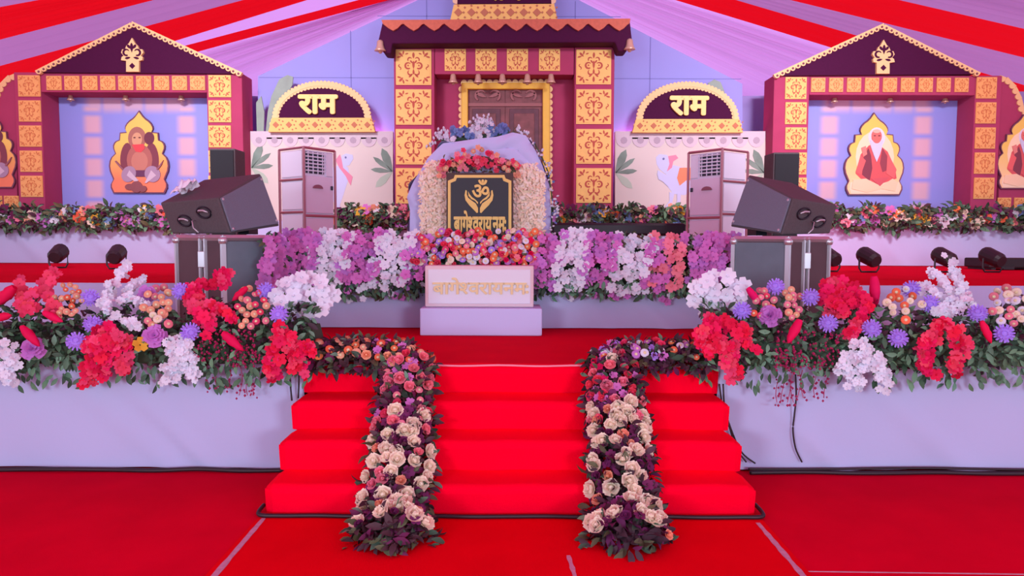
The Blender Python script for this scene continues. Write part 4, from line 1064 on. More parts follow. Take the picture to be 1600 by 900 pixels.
def spray(parent, name, px, Yf, mesh, n, jit, size, step=None, bn='blossom', stem=True, face=0.7):
    """a stem through pixel points at depths Yf(x,y), carrying n blossoms"""
    pts = [P(x, y, Yf(x, y)) for x, y in px]
    if len(pts) == 1: pts = [pts[0], pts[0] + Vector((0.01, 0.02, -0.03))]
    root = MB().tube([p + Vector((0, 0.02, 0)) for p in pts], 0.004, 5).build(name, STEMM, parent, smooth=True)
    ORG[root.name] = ORG[parent.name]
    seg = [0]
    for i in range(1, len(pts)): seg.append(seg[-1] + (pts[i] - pts[i - 1]).length)
    for k in range(n):
        s_ = seg[-1] * (k + U(0.1, 0.9)) / n
        for i in range(1, len(pts)):
            if s_ <= seg[i] or i == len(pts) - 1:
                p = pts[i - 1].lerp(pts[i], (s_ - seg[i - 1]) / max(1e-6, seg[i] - seg[i - 1])); break
        p = p + Vector((U(-1, 1) * jit, U(-1, 0.3) * jit * 0.7, U(-1, 1) * jit))
        put(mesh if not isinstance(mesh, list) else random.choice(mesh), bn, root, p, aim(to_cam(p, face)), size * U(0.8, 1.2))
    return root
def cluster(parent, name, cx, cy, rx, ry, Yf, mesh, n, size, bn, face=0.45):
    """a bunch: n flower heads spread over an ellipse given in pixels, joined to one stem"""
    c = P(cx, cy, Yf(cx, cy) + 0.08)
    root = MB().tube([c + Vector((0, 0.06, -0.08)), c], 0.005, 5).build(name, STEMM, parent, smooth=True)
    ORG[root.name] = ORG[parent.name]
    done = []
    for k in range(n):
        for _ in range(25):
            a = U(0, 6.283); r = math.sqrt(R()); x, y = cx + rx * r * math.cos(a), cy + ry * r * math.sin(a)
            if all(math.hypot(x - u, y - v) > 0.72 * size * F / Yf(x, y) for u, v in done): break
        done.append((x, y)); p = P(x, y, Yf(x, y) + U(-0.04, 0.03))
        put(mesh if not isinstance(mesh, list) else random.choice(mesh), bn, root, p, aim(to_cam(p, face)), size * U(0.85, 1.15))
    return root

# ------------------------------------------------------------------ front flower banks along the stage edge
def bank_Y(x, y):                              # bulging front of the bank, over the deck edge and down the skirt
    t = (y - 535) / 80.0
    return SF - 0.26 + 0.30 * max(-1.3, min(1.2, t)) ** 2 * (1.25 if t < 0 else 0.45)
def bank(label, x0, x1, feats, leaves_kind=('green', 'green', 'dark')):
    t = thing('flower_bank', label, 'flowers', P((x0 + x1) / 2, 560, SF))
    ORG[t.name] = t.location.copy()
    a, b = P(x0, 530, SF), P(x1, 530, SF)
    # core trough lying on the deck edge
    prof = [(SF - 0.16, ZS + 0.02), (SF - 0.20, ZS + 0.14), (SF - 0.06, ZS + 0.26), (SF + 0.14, ZS + 0.26), (SF + 0.26, ZS + 0.12), (SF + 0.26, ZS + 0.006), (SF - 0.01, ZS + 0.006)]
    m = MB(); n = len(prof); vs = [(x, y, z) for x in (a.x, b.x) for y, z in prof]
    m.add(vs, [(i, (i + 1) % n, (i + 1) % n + n, i + n) for i in range(n)] + [tuple(range(n))[::-1], tuple(range(n, 2 * n))])
    m.build('foam_core', DGREEN, t)
    pts = []
    for i in range(int((x1 - x0) * 3.4)):
        x = U(x0, x1); y = 478 + 92 * R() + 10 * math.sin(x * 0.05); Y = bank_Y(x, y) + U(0.03, 0.16)
        p = P(x, y, Y); nrm = Vector((0, -1, 0.35 - (y - 520) / 130)).normalized(); pts.append((p, nrm))
    mass(t, pts, 0.075, [DGREEN, DGREEN, GREEN, PLEAF])
    nl = int((x1 - x0) * 0.42)
    for i in range(nl):
        x = U(x0, x1); y = U(560, 610) + 6 * math.sin(x * 0.06); p = P(x, y - 12, bank_Y(x, y) + U(-0.03, 0.03))
        p.y = min(p.y, SF - 0.08)
        put_leaf(t, p, U(0.05, 0.085), random.choice(leaves_kind), 0.9)
    for i in range(nl // 2):
        x = U(x0, x1); y = U(485, 560); p = P(x, y, bank_Y(x, y) - 0.02); put_leaf(t, p, U(0.05, 0.085), random.choice(leaves_kind), 0.4)
    for f in feats:
        k = f[0]
        if k == 'pom': put(POM, 'pompom_flower', t, P(f[1], f[2], bank_Y(f[1], f[2]) - 0.05), aim(to_cam(P(f[1], f[2], SF), 0.3)), 0.125)
        elif k == 'carn': put(CARN, 'carnation', t, P(f[1], f[2], bank_Y(f[1], f[2]) - 0.05), aim(to_cam(P(f[1], f[2], SF), 0.35)), 0.15 * (f[3] if len(f) > 3 else 1))
        elif k == 'comb':
            yy = bank_Y((f[1] + f[3]) / 2, (f[2] + f[4]) / 2) - 0.07; p, q = P(f[1], f[2], yy), P(f[3], f[4], yy - 0.02)
            put(COMB, 'cockscomb', t, p, aim(q - p), ((q - p).length * (f[5] if len(f) > 5 else 1.0),) * 2 + ((q - p).length,))
        elif k == 'red': spray(t, 'red_flower_spray', f[1], lambda x, y: bank_Y(x, y) - 0.05, [BL['red'], BL['red'], BL['coral']] if len(f) < 5 else [BL[f[4]]], f[2], f[3], 0.075)
        elif k == 'white': spray(t, 'white_flower_spray', f[1], lambda x, y: bank_Y(x, y) - 0.05, BL['white'], f[2], f[3], 0.058)
        elif k == 'orchid': cluster(t, 'white_orchid_bunch', f[1], f[2], f[3], f[4], lambda x, y: SF + 0.12 - 0.1 * R(), BL['white'], f[5], 0.105, 'orchid')
        elif k == 'disc': cluster(t, 'ranunculus_bunch', f[1], f[2], f[3], f[4], lambda x, y: bank_Y(x, y) - 0.05, [DI[c] for c in f[7]], f[5], f[6], 'ranunculus')
        elif k == 'cala':
            put(m_comb(CYEL) if False else RO['peach'], 'yellow_lily', t, P(f[1], f[2], bank_Y(f[1], f[2]) - 0.06), aim(to_cam(P(f[1], f[2], SF), 0.2)), 0.09).data = YLILY
        elif k == 'berry':
            b = MB()
            for i in range(f[5]):
                x, y = f[1] + U(-1, 1) * f[3], f[2] + U(-1, 1) * f[4]; p = P(x, y, bank_Y(x, y) - 0.03 + U(-.03, .03))
                r = U(0.006, 0.011); b.lathe([(0.001, r), (r, 0), (0.001, -r)], 6, p)
            for i in range(4):
                x = f[1] + U(-0.7, 0.7) * f[3]; path = [P(x + 3 * math.sin(k + i), f[2] + f[4] + 11 * k, SF - 0.14 - 0.01 * k) for k in range(5)]
                b.tube(path, 0.003, 4)
                for q in path[1:]:
                    for _ in range(2):
                        r = U(0.007, 0.011); c = q + Vector((U(-.02, .02), U(-.02, 0), U(-.02, .02))); b.lathe([(0.001, r), (r, 0), (0.001, -r)], 6, c)
            tag(b.build('berry_strands', mat('berry', (168, 36, 92), 0.5), t), kind='stuff')
    return t
yl = MB()
for i in range(5): petal(yl, 0.6, 0.5, 2 * PI * i / 5, 0.9, 0.3, 0.05)
YLILY = yl.mesh('yellow_lily', [CYEL], True)
bank('flower bank on the stage edge beside the cloth-topped speaker, with a yellow lily', -130, 492, [
    ('pom', -50, 500), ('pom', -96, 470), ('disc', -66, 470, 24, 24, 12, 0.05, ['cream', 'peach']), ('red', [(-100, 520), (-84, 545), (-90, 590)], 30, 0.045),
    ('pom', 141, 466), ('pom', 145, 509), ('pom', 120, 534), ('pom', 284, 456), ('pom', 297, 518), ('pom', 415, 455), ('pom', 437, 492),
    ('carn', 52, 545), ('carn', 242, 525), ('carn', 229, 459, 0.8), ('cala', 219, 539),
    ('red', [(40, 492), (55, 468), (72, 448), (86, 424)], 24, 0.04, 'coral'), ('red', [(35, 478), (28, 450), (30, 436)], 9, 0.03, 'coral'), ('red', [(70, 462), (92, 500)], 8, 0.025, 'coral'),
    ('red', [(357, 426), (345, 442), (320, 440), (302, 462), (310, 488), (335, 514)], 44, 0.05), ('red', [(325, 478), (345, 486), (368, 496)], 16, 0.03), ('red', [(300, 450), (312, 470)], 10, 0.035),
    ('red', [(150, 528), (168, 520), (186, 530), (194, 550), (188, 574)], 40, 0.045), ('red', [(150, 530), (146, 560), (140, 600)], 30, 0.04), ('red', [(165, 545), (160, 590)], 24, 0.035),
    ('red', [(448, 512), (432, 545), (425, 592)], 32, 0.045), ('red', [(450, 520), (462, 550), (470, 582)], 32, 0.045), ('red', [(470, 548), (488, 545)], 12, 0.03),
    ('comb', 22, 448, -6, 478, 1.2), ('comb', -8, 497, 18, 493, 1.2), ('comb', 34, 510, 62, 541, 0.9), ('comb', 348, 520, 380, 548, 0.9), ('comb', 386, 449, 363, 470, 1.0), ('comb', 68, 488, 98, 503, 0.9),
    ('white', [(203, 411), (192, 426), (180, 441), (170, 460), (163, 476), (180, 496)], 42, 0.032), ('white', [(226, 436), (208, 446), (192, 456)], 16, 0.02), ('white', [(186, 468), (205, 462), (226, 475)], 18, 0.022), ('white', [(198, 500), (215, 510)], 10, 0.02),
    ('white', [(275, 530), (278, 555), (268, 592)], 46, 0.055), ('white', [(292, 538), (296, 570), (304, 588)], 26, 0.035), ('white', [(8, 535), (18, 560), (10, 592)], 44, 0.06), ('white', [(-18, 545), (-12, 585)], 20, 0.05),
    ('orchid', 474, 462, 46, 31, 34),
    ('disc', 108, 468, 24, 26, 18, 0.042, ['peach', 'peach', 'orange']), ('disc', 248, 480, 24, 34, 19, 0.055, ['cream', 'cream', 'pink', 'peach']), ('disc', 392, 482, 28, 32, 20, 0.05, ['pink', 'peach', 'coral']), ('disc', 85, 492, 12, 6, 5, 0.04, ['peach']),
    ('berry', 352, 540, 48, 24, 170), ('berry', 385, 560, 22, 14, 40)])
bank('flower bank on the stage edge beside the bare-topped speaker, with tall white spray', 1098, 1740, [
    ('pom', 1664, 470), ('carn', 1700, 500), ('white', [(1655, 540), (1662, 565), (1650, 592)], 36, 0.05), ('red', [(1690, 520), (1705, 545), (1700, 585)], 30, 0.045),
    ('pom', 1212, 449), ('pom', 1265, 464), ('pom', 1294, 506), ('pom', 1361, 514), ('pom', 1403, 529), ('pom', 1452, 474), ('pom', 1527, 491), ('pom', 1568, 521), ('pom', 1160, 486), ('pom', 1424, 452), ('pom', 1618, 500),
    ('carn', 1203, 494), ('comb', 1366, 432, 1368, 480, 0.9), ('comb', 1250, 500, 1231, 536, 1.0), ('comb', 1534, 502, 1549, 536, 0.9), ('comb', 1168, 450, 1188, 476, 1.0),
    ('red', [(1288, 462), (1300, 442), (1320, 446), (1340, 462), (1358, 476)], 46, 0.05), ('red', [(1295, 478), (1315, 485)], 14, 0.04), ('red', [(1356, 480), (1342, 500), (1318, 527)], 22, 0.03), ('red', [(1305, 455), (1330, 475)], 16, 0.04),
    ('red', [(1448, 522), (1468, 508), (1488, 514), (1502, 530), (1494, 580)], 50, 0.045), ('red', [(1450, 525), (1444, 555), (1452, 582)], 28, 0.035),
    ('red', [(1098, 515), (1118, 502), (1140, 508), (1160, 520), (1168, 545)], 44, 0.045), ('red', [(1110, 525), (1135, 540), (1148, 588)], 40, 0.045), ('red', [(1095, 520), (1102, 550)], 14, 0.03),
    ('white', [(1480, 403), (1490, 425), (1500, 450), (1514, 478)], 32, 0.03), ('white', [(1455, 424), (1470, 438), (1486, 455)], 18, 0.024), ('white', [(1435, 442), (1450, 456), (1475, 470), (1500, 478)], 30, 0.03), ('white', [(1460, 482), (1490, 486)], 14, 0.025),
    ('white', [(1340, 538), (1345, 565), (1330, 596)], 44, 0.06), ('white', [(1362, 548), (1368, 575), (1384, 602)], 34, 0.045), ('white', [(1318, 552), (1316, 590)], 18, 0.04),
    ('orchid', 1124, 462, 44, 34, 36),
    ('disc', 1414, 476, 30, 26, 13, 0.055, ['cream', 'white', 'cream', 'orange']), ('disc', 1577, 478, 28, 32, 18, 0.058, ['cream', 'cream', 'white', 'pink']), ('disc', 1238, 474, 14, 26, 12, 0.048, ['peach', 'pink']), ('disc', 1190, 472, 20, 24, 12, 0.05, ['coral', 'pink', 'orange']), ('disc', 1625, 490, 14, 24, 8, 0.055, ['cream', 'peach']),
    ('berry', 1262, 548, 50, 30, 180), ('berry', 1230, 565, 22, 20, 50)])

# ------------------------------------------------------------------ garlands running down the stairs
def stair_z(y):
    if y >= S1 + RUN * 3: return ZS
    for i in (2, 1, 0):
        if y >= S1 + RUN * i: return RISE * (i + 1)
    return 0.0
def ramp_z(y):                                # straight slope over the nosings
    if y >= SF - 0.11: return ZS
    if y <= S1 - 0.12: return 0.0
    return max(0.0, ZS * (y - (S1 - 0.12)) / (SF - 0.11 - S1 + 0.12)) * 1.0 + 0.0
def garland(label, path, stops):
    """path: (x, Y, half width) on the ground plan; stops: list of (limit t, [(mesh, name, size, weight)], leaf kinds)"""
    pts = [Vector((x, y, max(stair_z(y), ramp_z(y)))) for x, y, r in path]; rad_ = [r for _, _, r in path]
    t = thing('stair_garland', label, 'flowers', pts[-1]); ORG[t.name] = t.location.copy()
    seg = [0]
    for i in range(1, len(pts)): seg.append(seg[-1] + (pts[i] - pts[i - 1]).length)
    L = seg[-1]
    def at(s_):
        for i in range(1, len(pts)):
            if s_ <= seg[i] or i == len(pts) - 1:
                q = (s_ - seg[i - 1]) / (seg[i] - seg[i - 1]); p = pts[i - 1].lerp(pts[i], q); d = (pts[i] - pts[i - 1]).normalized()
                return p, d, rad_[i - 1] + (rad_[i] - rad_[i - 1]) * q
    def surf(s_, a, k=1.0):
        p, d, r = at(s_)
        side = d.cross(Vector((0, 0, 1))); side = side.normalized() if side.length > 0.05 else Vector((1, 0, 0))
        up = side.cross(d).normalized()
        if up.z < 0: up = -up
        n = side * math.cos(a) + up * math.sin(a)
        q = p + (side * math.cos(a) * r + up * math.sin(a) * r * 0.85) * k
        q.z = max(q.z, stair_z(q.y) + 0.012)
        return q, n
    core = MB().tube([at(L * 0.9 * i / 24)[0] + Vector((0, 0, 0.075)) for i in range(25)], [0.05] * 25, 8).build('foam_core', DGREEN, t, smooth=True)
    mp = []
    for i in range(int(L * 900)):
        q, n = surf(U(-0.0, L), U(-0.1, PI + 0.1), U(0.55, 0.95)); mp.append((q, n))
    pe, de, re_ = at(L)
    for i in range(150):                       # rounded foot of the garland on the ground
        a, e = U(0, PI), U(0.05, 1.4); n = Vector((math.cos(a) * math.cos(e), -math.sin(a) * math.cos(e), math.sin(e)))
        q = pe + Vector((0, 0.05, 0.02)) + n * re_ * U(0.5, 0.9) * 0.8; q.z = max(q.z * 0.8, 0.012); mp.append((q, n))
    mass(t, mp, 0.085, [PLEAF, DGREEN, PLEAF, OLIVE, PLEAF, CPLUM])
    for i in range(int(L * 62)):
        q, n = surf(U(0, L), U(0, PI), 1.0)
        put(LF[random.choice(['plum', 'dark', 'olive', 'green', 'plum'])], 'leaf', t, q, leafrot(n + Vector((U(-.6, .6), U(-.6, .6), U(-.7, .2))), n + Vector((0, -0.4, 0.3))), U(0.055, 0.09))
    for (s0, s1, count, items) in stops:
        tot = sum(i_[3] for i_ in items); done = []
        for k in range(count):
            for _ in range(20):
                s_ = L * U(s0, s1); a = PI / 2 + U(-1, 1) * 1.1; q, n = surf(s_, a, 0.98)
                if all((q - e).length > 0.055 for e in done): break
            done.append(q); r = U(0, tot)
            for me, nm, size, wt in items:
                r -= wt
                if r <= 0: break
            put(me, nm, t, q, aim((n + (CAM - q).normalized() * 0.7 + Vector((U(-.4, .4), U(-.4, .4), U(-.3, .3)))).normalized()), size * U(0.85, 1.15))
    return t
def gp(x, y, z): p = PZ(x, y, z); return (p.x, p.y)
def gpath(top, foot):
    out = []
    for x, y, r in top:
        p = P(x, y, SF - 0.06); out.append((p.x, SF - 0.06, r))
    n = 7
    xa = out[-1][0]; ya = SF - 0.16; xb, yb = foot
    for i in range(n + 1):
        u = i / n; out.append((xa + (xb - xa) * u, ya + (yb - ya) * u, 0.17 + 0.045 * u))
    return out
gl = PZ(609, 842, 0.05); gr = PZ(985, 846, 0.05)
R_ = lambda c, s_, w_: (RO[c], c + '_rose' if c in ('pink', 'cream', 'plum', 'peach', 'orange', 'coral') else 'rose', s_, w_)
D_ = lambda c, s_, w_: (DI[c], 'ranunculus', s_, w_)
B_ = lambda c, s_, w_: (BL[c], 'blossom', s_, w_)
garland('stair garland with peach ranunculus at its top end, running down beside cream roses', gpath([(488, 545, 0.17), (535, 545, 0.19), (592, 548, 0.19), (640, 560, 0.18)], (gl.x, gl.y)), [
    (0.0, 0.36, 54, [D_('peach', 0.06, 5), D_('orange', 0.06, 2), B_('plum', 0.06, 2), R_('peach', 0.07, 2), B_('orchid', 0.055, 1)]),
    (0.34, 0.6, 50, [R_('pink', 0.088, 5), B_('plum', 0.06, 4), D_('pink', 0.055, 2), R_('coral', 0.07, 2), B_('orchid', 0.06, 1)]),
    (0.55, 1.0, 86, [R_('cream', 0.098, 6), B_('plum', 0.065, 5), R_('pink', 0.07, 1.2), R_('plum', 0.06, 2.2), R_('peach', 0.07, 1)])])
garland('stair garland with white and violet ranunculus at its top end, cream roses lower down', gpath([(1100, 545, 0.17), (1055, 545, 0.19), (1002, 548, 0.19), (955, 562, 0.18)], (gr.x, gr.y)), [
    (0.0, 0.34, 60, [D_('white', 0.055, 2), D_('mauve', 0.055, 2), D_('orange', 0.05, 1.2), B_('violet', 0.055, 2.4), B_('hot', 0.06, 2), R_('coral', 0.065, 1), B_('orchid', 0.06, 1.5)]),
    (0.33, 0.56, 50, [R_('pink', 0.088, 3), B_('hot', 0.06, 2), R_('coral', 0.07, 2), R_('cream', 0.095, 2), B_('plum', 0.06, 3), B_('orchid', 0.06, 2)]),
    (0.52, 1.0, 86, [R_('cream', 0.10, 7), B_('plum', 0.065, 5), R_('plum', 0.06, 2.5), R_('peach', 0.07, 1.4), B_('orchid', 0.05, 1)])])

# ------------------------------------------------------------------ orchid rows along the second tier
def tier_Y(x, y):
    t = (y - 410) / 55.0; return T2Y - 0.30 + 0.16 * t * t - (0.48 * min(1, (462 - x) / 42) if x < 462 else 0)   # the end bunch leans out past the road case
def tier_row(label, x0, x1, zones, ybot=440, n_leaf=60):
    t = thing('orchid_row', label, 'flowers', P((x0 + x1) / 2, 445, T2Y)); ORG[t.name] = t.location.copy()
    a, b = P(x0 + (46 if x0 < 500 else 6), 430, T2Y), P(x1 - 6, 430, T2Y)
    zt = P((x0 + x1) / 2, 378, T2Y - 0.1).z
    MB().box(a.x, b.x, T2Y - 0.12, T2Y + 0.16, T2Z + 0.004, zt - 0.04).build('foam_core', DGREEN, t)
    pts = []
    for i in range(int((x1 - x0) * 3.2)):
        x = U(x0 + 4, x1 - 4); y = U(368, 462); Y = tier_Y(x, y) + U(0.03, 0.14); pts.append((P(x, y, Y), Vector((0, -1, 0.3 - (y - 410) / 90)).normalized()))
    mass(t, pts, 0.085, [DGREEN, GREEN, OLIVE])
    for i in range(n_leaf):
        x = U(x0, x1); y = U(440, 470); p = P(x, y - 8, min(tier_Y(x, y), T2Y - 0.1)); put_leaf(t, p, U(0.06, 0.1), random.choice(['green', 'dark', 'green']), 0.9)
    for (za, zb_, y0, y1, n, kinds, size, nm) in zones:
        done = []
        for k in range(n):
            for _ in range(16):
                y = U(y0, y1); f = (y - y0) / (y1 - y0); sl = 16 * (f - 0.5); x = U(za, zb_) - sl
                if all(math.hypot(x - u, y - v) > size * 78 for u, v in done): break
            done.append((x, y)); p = P(x, y, tier_Y(x, y) + U(-0.05, 0.04))
            put(random.choice(kinds), nm, t, p, aim(to_cam(p, 0.5)), size * U(0.85, 1.15))
    return t
O, W_ = [BL['orchid'], BL['orchid'], BL['mauve']], [BL['white']]
tier_row('purple and white orchid row along second tier, cloth-topped speaker side of the throne', 408, 662, [
    (412, 492, 362, 446, 62, O, 0.10, 'orchid'), (486, 545, 362, 442, 44, W_, 0.10, 'orchid'), (532, 596, 362, 436, 42, O, 0.10, 'orchid'), (584, 642, 364, 446, 42, W_, 0.10, 'orchid'), (630, 664, 372, 448, 22, O, 0.095, 'orchid'), (520, 660, 440, 470, 12, [BL['white'], BL['orchid']], 0.07, 'orchid')], n_leaf=75)
tier_row('purple and white orchid row along the second tier, bare-topped speaker side of the throne', 832, 1148, [
    (836, 874, 366, 450, 26, O, 0.10, 'orchid'), (868, 918, 362, 452, 40, W_, 0.10, 'orchid'), (912, 962, 366, 446, 36, O, 0.10, 'orchid'), (954, 1018, 368, 455, 46, W_, 0.10, 'orchid'), (1010, 1066, 368, 452, 42, [BL['orchid'], BL['pink'], BL['orchid']], 0.10, 'orchid'), (1080, 1150, 368, 440, 58, O, 0.10, 'orchid'), (850, 1060, 448, 472, 14, [BL['white'], BL['orchid']], 0.07, 'orchid')], n_leaf=85)
MIX = [DI['white'], DI['cream'], DI['orange'], DI['coral'], DI['mauve'], DI['pink'], DI['violet'], DI['orange'], RO['coral'], DI['white']]
tier_row('mixed orange, white and violet ranunculus row at the throne foot above the lettered box', 640, 840, [
    (645, 842, 360, 414, 150, MIX, 0.066, 'ranunculus'), (775, 838, 366, 412, 22, [BL['hot'], BL['pink'], RO['hot']], 0.06, 'blossom')], n_leaf=4)

# ------------------------------------------------------------------ flower rows at the foot of the backdrop
BACK = [BL[k] for k in ('orchid', 'mauve', 'pink', 'orange', 'cream', 'white', 'blue', 'yellow', 'plum', 'peach')]
for x0, x1, n, lab in ((-160, 330, 71, 'mixed artificial flower row below the brown seated figure house'), (524, 642, 19, 'short flower row at the wall foot between air cooler and throne, cloth-topped speaker side'), (858, 1078, 32, 'flower row at the wall foot behind the low black bench'), (1296, 1760, 67, 'mixed artificial flower row below the white bearded figure house')):
    yb = T3Y - 0.02
    t = thing('backdrop_flower_row', lab, 'flowers', P((x0 + x1) / 2, 345, yb)); ORG[t.name] = t.location.copy()
    a, b = P(x0, 340, yb), P(x1, 340, yb)
    MB().box(a.x, b.x, yb - 0.02, yb + 0.2, T3Z + 0.004, T3Z + 0.12).build('foam_core', DGREEN, t)
    pts = []
    for i in range(int((x1 - x0) * 4.5)):
        x = U(x0, x1); y = U(324, 358) + 3 * math.sin(x * .1); pts.append((P(x, y, yb - 0.06 - U(0, 0.17)), Vector((0, -1, 0.3))))
    mass(t, pts, 0.14, [DGREEN, DGREEN, GREEN, OLIVE, PLEAF])
    for i in range(n):
        x = x0 + (x1 - x0) * (i + U(0, 1)) / n; y = U(326, 350); p = P(x, y, yb - 0.2)
        put(random.choice(BACK), 'blossom', t, p, aim(to_cam(p, 0.6)), U(0.13, 0.21))

# ------------------------------------------------------------------ throne under white cloth, with sign and flowers
YT = 7.85
c = P(750, 437, YT)
th = thing('draped_throne', 'white cloth draped throne with cream flower columns behind the black sign', 'throne', (c.x, YT, T2Z))
inner = [(656, 440), (656, 272), (692, 230), (806, 230), (847, 268), (847, 440)]
MB().prism(xz(inner, YT), YT, YT + 0.42).build('backrest', LAV, th, bevel=0.03)
# cloth thrown over the back: front edge follows the outline, hangs at the sides
outl = [(640, 372), (641, 330), (636, 308), (646, 284), (668, 248), (692, 224), (730, 219), (775, 214), (801, 207), (822, 212), (836, 234), (848, 260), (858, 288), (861, 330), (860, 372)]
op = [P(x, y, YT + 0.02) for x, y in outl]
def drape(u, v):
    k = u * (len(op) - 1); i = min(int(k), len(op) - 2); p = op[i].lerp(op[i + 1], k - i)
    cc = Vector((c.x, 0, P(750, 330, YT).z)); d = Vector((p.x - cc.x, 0, p.z - cc.z)).normalized()
    rip = 0.018 * math.sin(u * 40) * (1 - v) + 0.01 * math.sin(u * 75 + 3 * v)
    return (p.x + d.x * rip, YT + 0.02 + 0.5 * v + 0.015 * math.sin(u * 30), p.z + d.z * rip + 0.02 * math.sin(v * 5 + u * 9))
MB().grid(drape, 120, 8).build('cloth_cover', WHITE, th, smooth=True)
def band(u, v):
    k = u * (len(op) - 1); i = min(int(k), len(op) - 2); p = op[i].lerp(op[i + 1], k - i)
    cc = Vector((c.x, 0, P(750, 345, YT).z)); q = p.lerp(Vector((cc.x, p.y, cc.z)), 0.17 * v)
    return (q.x, YT + 0.01 - 0.02 * math.sin(v * PI) - 0.012 * math.sin(u * 44 + v * 4) * (1 - 0.5 * v), q.z)
MB().grid(band, 120, 6).build('cloth_edge', LAV, th, smooth=True)
MB().box(P(652, 400, YT).x, P(850, 400, YT).x, YT - 0.42, YT - 0.002, T2Z + 0.004, P(750, 374, YT - 0.42).z).build('foot_board', WHITE, th, bevel=0.02)
PET = mat('jasmine_petal', (255, 230, 200), 0.7, noise=0.0); PET2 = mat('jasmine_petal_pale', (255, 242, 224), 0.7)
for poly in ([(660, 372), (659, 270), (668, 258), (690, 252), (703, 262), (703, 372)], [(800, 372), (799, 262), (815, 256), (835, 262), (846, 276), (848, 372)]):
    col_ = MB().prism(xz(poly, YT - 0.10), YT - 0.10, YT - 0.005).build('flower_column', PET, th, bevel=0.02)
    b = MB(); xs = [p[0] for p in poly]; ys = [p[1] for p in poly]
    for i in range(900):
        x, y = U(min(xs) - 3, max(xs) + 3), U(min(ys), 366)
        if y < 268 and abs(x - (min(xs) + max(xs)) / 2) > 16: continue
        p = P(x, y, YT - 0.11 - U(0, 0.035)); M3 = aim(to_cam(p, 0.55)).to_matrix(); s_ = U(0.026, 0.042)
        b.add([p + M3 @ (Vector(v) * s_) for v in ((-.6, -.25, 0), (.6, -.25, .1), (.8, .2, .3), (-.4, .35, .2))], [(0, 1, 2, 3)], i % 2)
    tag(b.build('jasmine_petals', [PET, PET2], th), kind='stuff')
tf = thing('throne_flower_arch', 'pink and coral flower swag arched over the black sign', 'flowers', P(748, 262, YT - 0.14)); ORG[tf.name] = tf.location.copy()
fy = lambda x, y: YT - 0.17
MB().tube([P(x, y, YT - 0.09) for x, y in ((690, 268), (715, 256), (745, 250), (775, 254), (808, 270))], 0.05, 8).build('foam_core', OLIVE, tf, smooth=True)
mass(tf, [(P(U(688, 808), U(248, 270), YT - 0.14 - U(0, .04)), Vector((0, -1, .3))) for i in range(260)], 0.05, [OLIVE, OLIVE, PLEAF])
for i in range(105):
    x = U(684, 812); y = 250 - 14 * math.cos((x - 748) / 42) * R() * 1.3 + U(-2, 18) + (abs(x - 748) / 60) ** 2 * 9
    p = P(x, y, YT - 0.17 - U(0, .05)); put(random.choice([BL['pink'], BL['coral'], BL['coral'], BL['peach'], BL['pink'], RO['coral'], DI['peach']]), 'blossom', tf, p, aim(to_cam(p, 0.6)), U(0.045, 0.07))
ts = thing('throne_top_spray', 'blue and white flower spray standing on top of the draped throne', 'flowers', P(742, 216, YT + 0.2)); ORG[ts.name] = ts.location.copy()
MB().tube([P(x, y, YT + 0.18) for x, y in ((690, 222), (720, 216), (760, 213), (795, 206))], 0.03, 8).build('foam_core', DGREEN, ts, smooth=True)
for cx, cy, rx, ry, n, k in ((722, 207, 17, 9, 26, 'blue'), (779, 204, 15, 10, 24, 'blue'), (751, 202, 19, 14, 34, 'white'), (697, 214, 13, 8, 14, 'white')):
    for i in range(n):
        p = P(cx + U(-1, 1) * rx, cy + U(-1, 1) * ry, YT + 0.12 + U(-.05, .05)); put(BL[k], 'blossom', ts, p, aim(to_cam(p, 0.7)), U(0.05, 0.075))
bud = MB().lathe([(0.002, -0.5), (0.28, -0.25), (0.34, 0.1), (0.2, 0.4), (0.01, 0.55)], 7).mesh('bud', [CWHITE], True)
tw = MB()
buds = []
for (bx, by), tips in (((751, 206), ((733, 190), (738, 184), (744, 180), (750, 186), (757, 183), (763, 182), (769, 188))), ((695, 216), ((678, 215), (682, 208), (686, 204), (694, 200), (701, 204), (673, 226), (668, 230))), ((800, 208), ((808, 198), (814, 203), (820, 206), (827, 210), (830, 218), (833, 226), (838, 236)))):
    for x, y in tips:
        a, e = P(bx, by, YT + 0.14), P(x, y, YT + 0.08)
        tw.tube([a, a.lerp(e, .5) + Vector((0, 0, .02)), e], 0.003, 4)
        for q in (1.0, 0.82, 0.66):
            buds.append(a.lerp(e, q) + Vector((U(-.02, .02), 0, U(-.01, .02))))
tag(tw.build('twigs', STEMM, ts), kind='stuff')
for p in buds: put(bud, 'bud', ts, p, aim(Vector((U(-.5, .5), -.3, 1))), 0.038)
sg = thing('bead_twig_edge', 'trailing twig of pale buds down the side of the draped throne', 'flowers', P(860, 372, YT + 0.05)); ORG[sg.name] = sg.location.copy()
path = [P(x, y, YT - 0.02) for x, y in ((834, 222), (846, 244), (856, 268), (861, 295), (864, 325), (862, 352), (862, 378))]
MB().tube(path, 0.008, 5).build('twig', STEMM, sg, smooth=True)
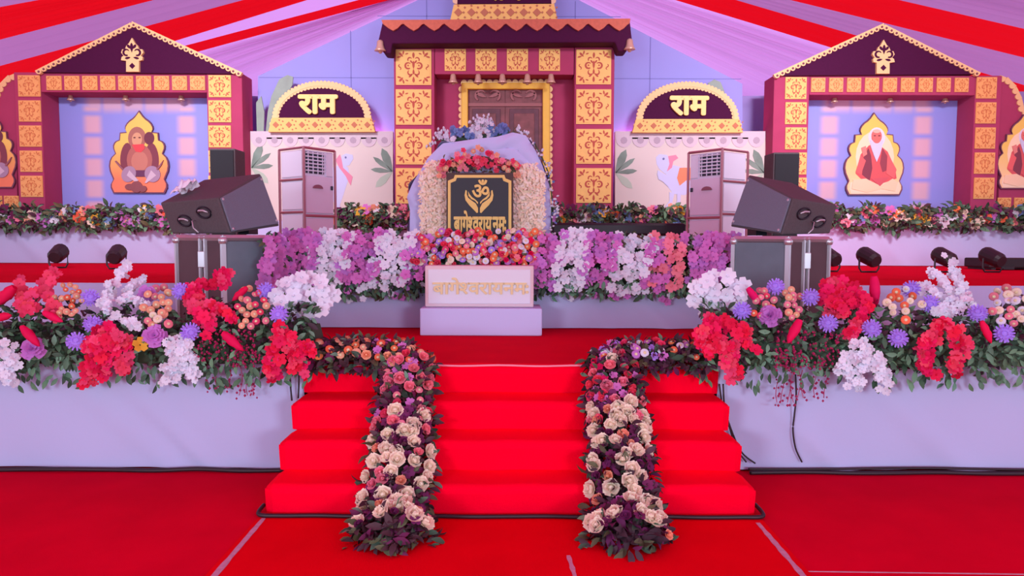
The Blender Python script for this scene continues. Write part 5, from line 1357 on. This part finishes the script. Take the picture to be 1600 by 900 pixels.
for i in range(64):
    k = U(0, len(path) - 1.001); j = int(k); p = path[j].lerp(path[j + 1], k - j) + Vector((U(-.02, .06), U(-.05, .02), U(-.03, .03)))
    put(bud if R() < .7 else BL['blue'], 'bud', sg, p, aim(Vector((U(-.2, 1), U(-1, .2), U(-.5, 1)))), U(0.028, 0.045))
# sign
YS = YT - 0.32
zbs = P(750, 374, YT - 0.42).z
sgn = thing('gold_lettered_sign', 'black sign with gold frame, lettering and cupped hands standing before the throne', 'sign', (P(750, 366, YS).x, YS, zbs))
def notch(x0, y0, x1, y1, k): return [(x0, y1), (x0, y0 + k), (x0 + k, y0 + k * .6), (x0 + k * 1.2, y0), (x1 - k * 1.2, y0), (x1 - k, y0 + k * .6), (x1, y0 + k), (x1, y1)]
def bx_(pts): 
    q = xz(pts, YS); zmin = min(z for _, z in q); return [(x, zbs + 0.004 if z == zmin or z < zbs + 0.01 else z) for x, z in q]
MB().prism(bx_(rect(697.5, 270, 802, 380)), YS, YS + 0.05).build('board', mat('sign_edge', (70, 44, 40), 0.6), sgn)
MB().prism(bx_(notch(700, 273.5, 799, 379, 9)), YS - 0.012, YS).build('gold_frame', YGOLD, sgn)
MB().prism(bx_(notch(704.5, 278, 794.5, 378, 8)), YS - 0.018, YS - 0.012).build('panel', BLACK, sgn)
lettering('om_sign', ['ॐ'], 751, 294.5, 27, 28, YS - 0.018, 0.012, YGOLD, sgn, 0.022)
hp = MB()
for s in (1, -1):
    def hh(pts): return xz([(748.5 + s * x, y) for x, y in pts], YS - 0.018)
    hp.prism(hh([(21, 297), (22.5, 305), (21, 313), (15, 321), (8, 328), (3.5, 333), (1.5, 332), (1.5, 325), (5, 318), (12, 313), (17, 309), (19, 304), (19, 298)]), YS - 0.03, YS - 0.018)
    hp.prism(hh([(17, 299), (16.5, 306), (12, 311), (6, 314), (2, 319), (1.5, 316), (6, 311.5), (11, 308), (15, 303)]), YS - 0.027, YS - 0.018)
tag(hp.build('cupped_hands', YGOLD, sgn), kind='stuff')
lettering('lettering', BAGESH + [' '] + NAMAH, 750, 346, 82, 34, YS - 0.018, 0.012, YGOLD, sgn, 0.035)
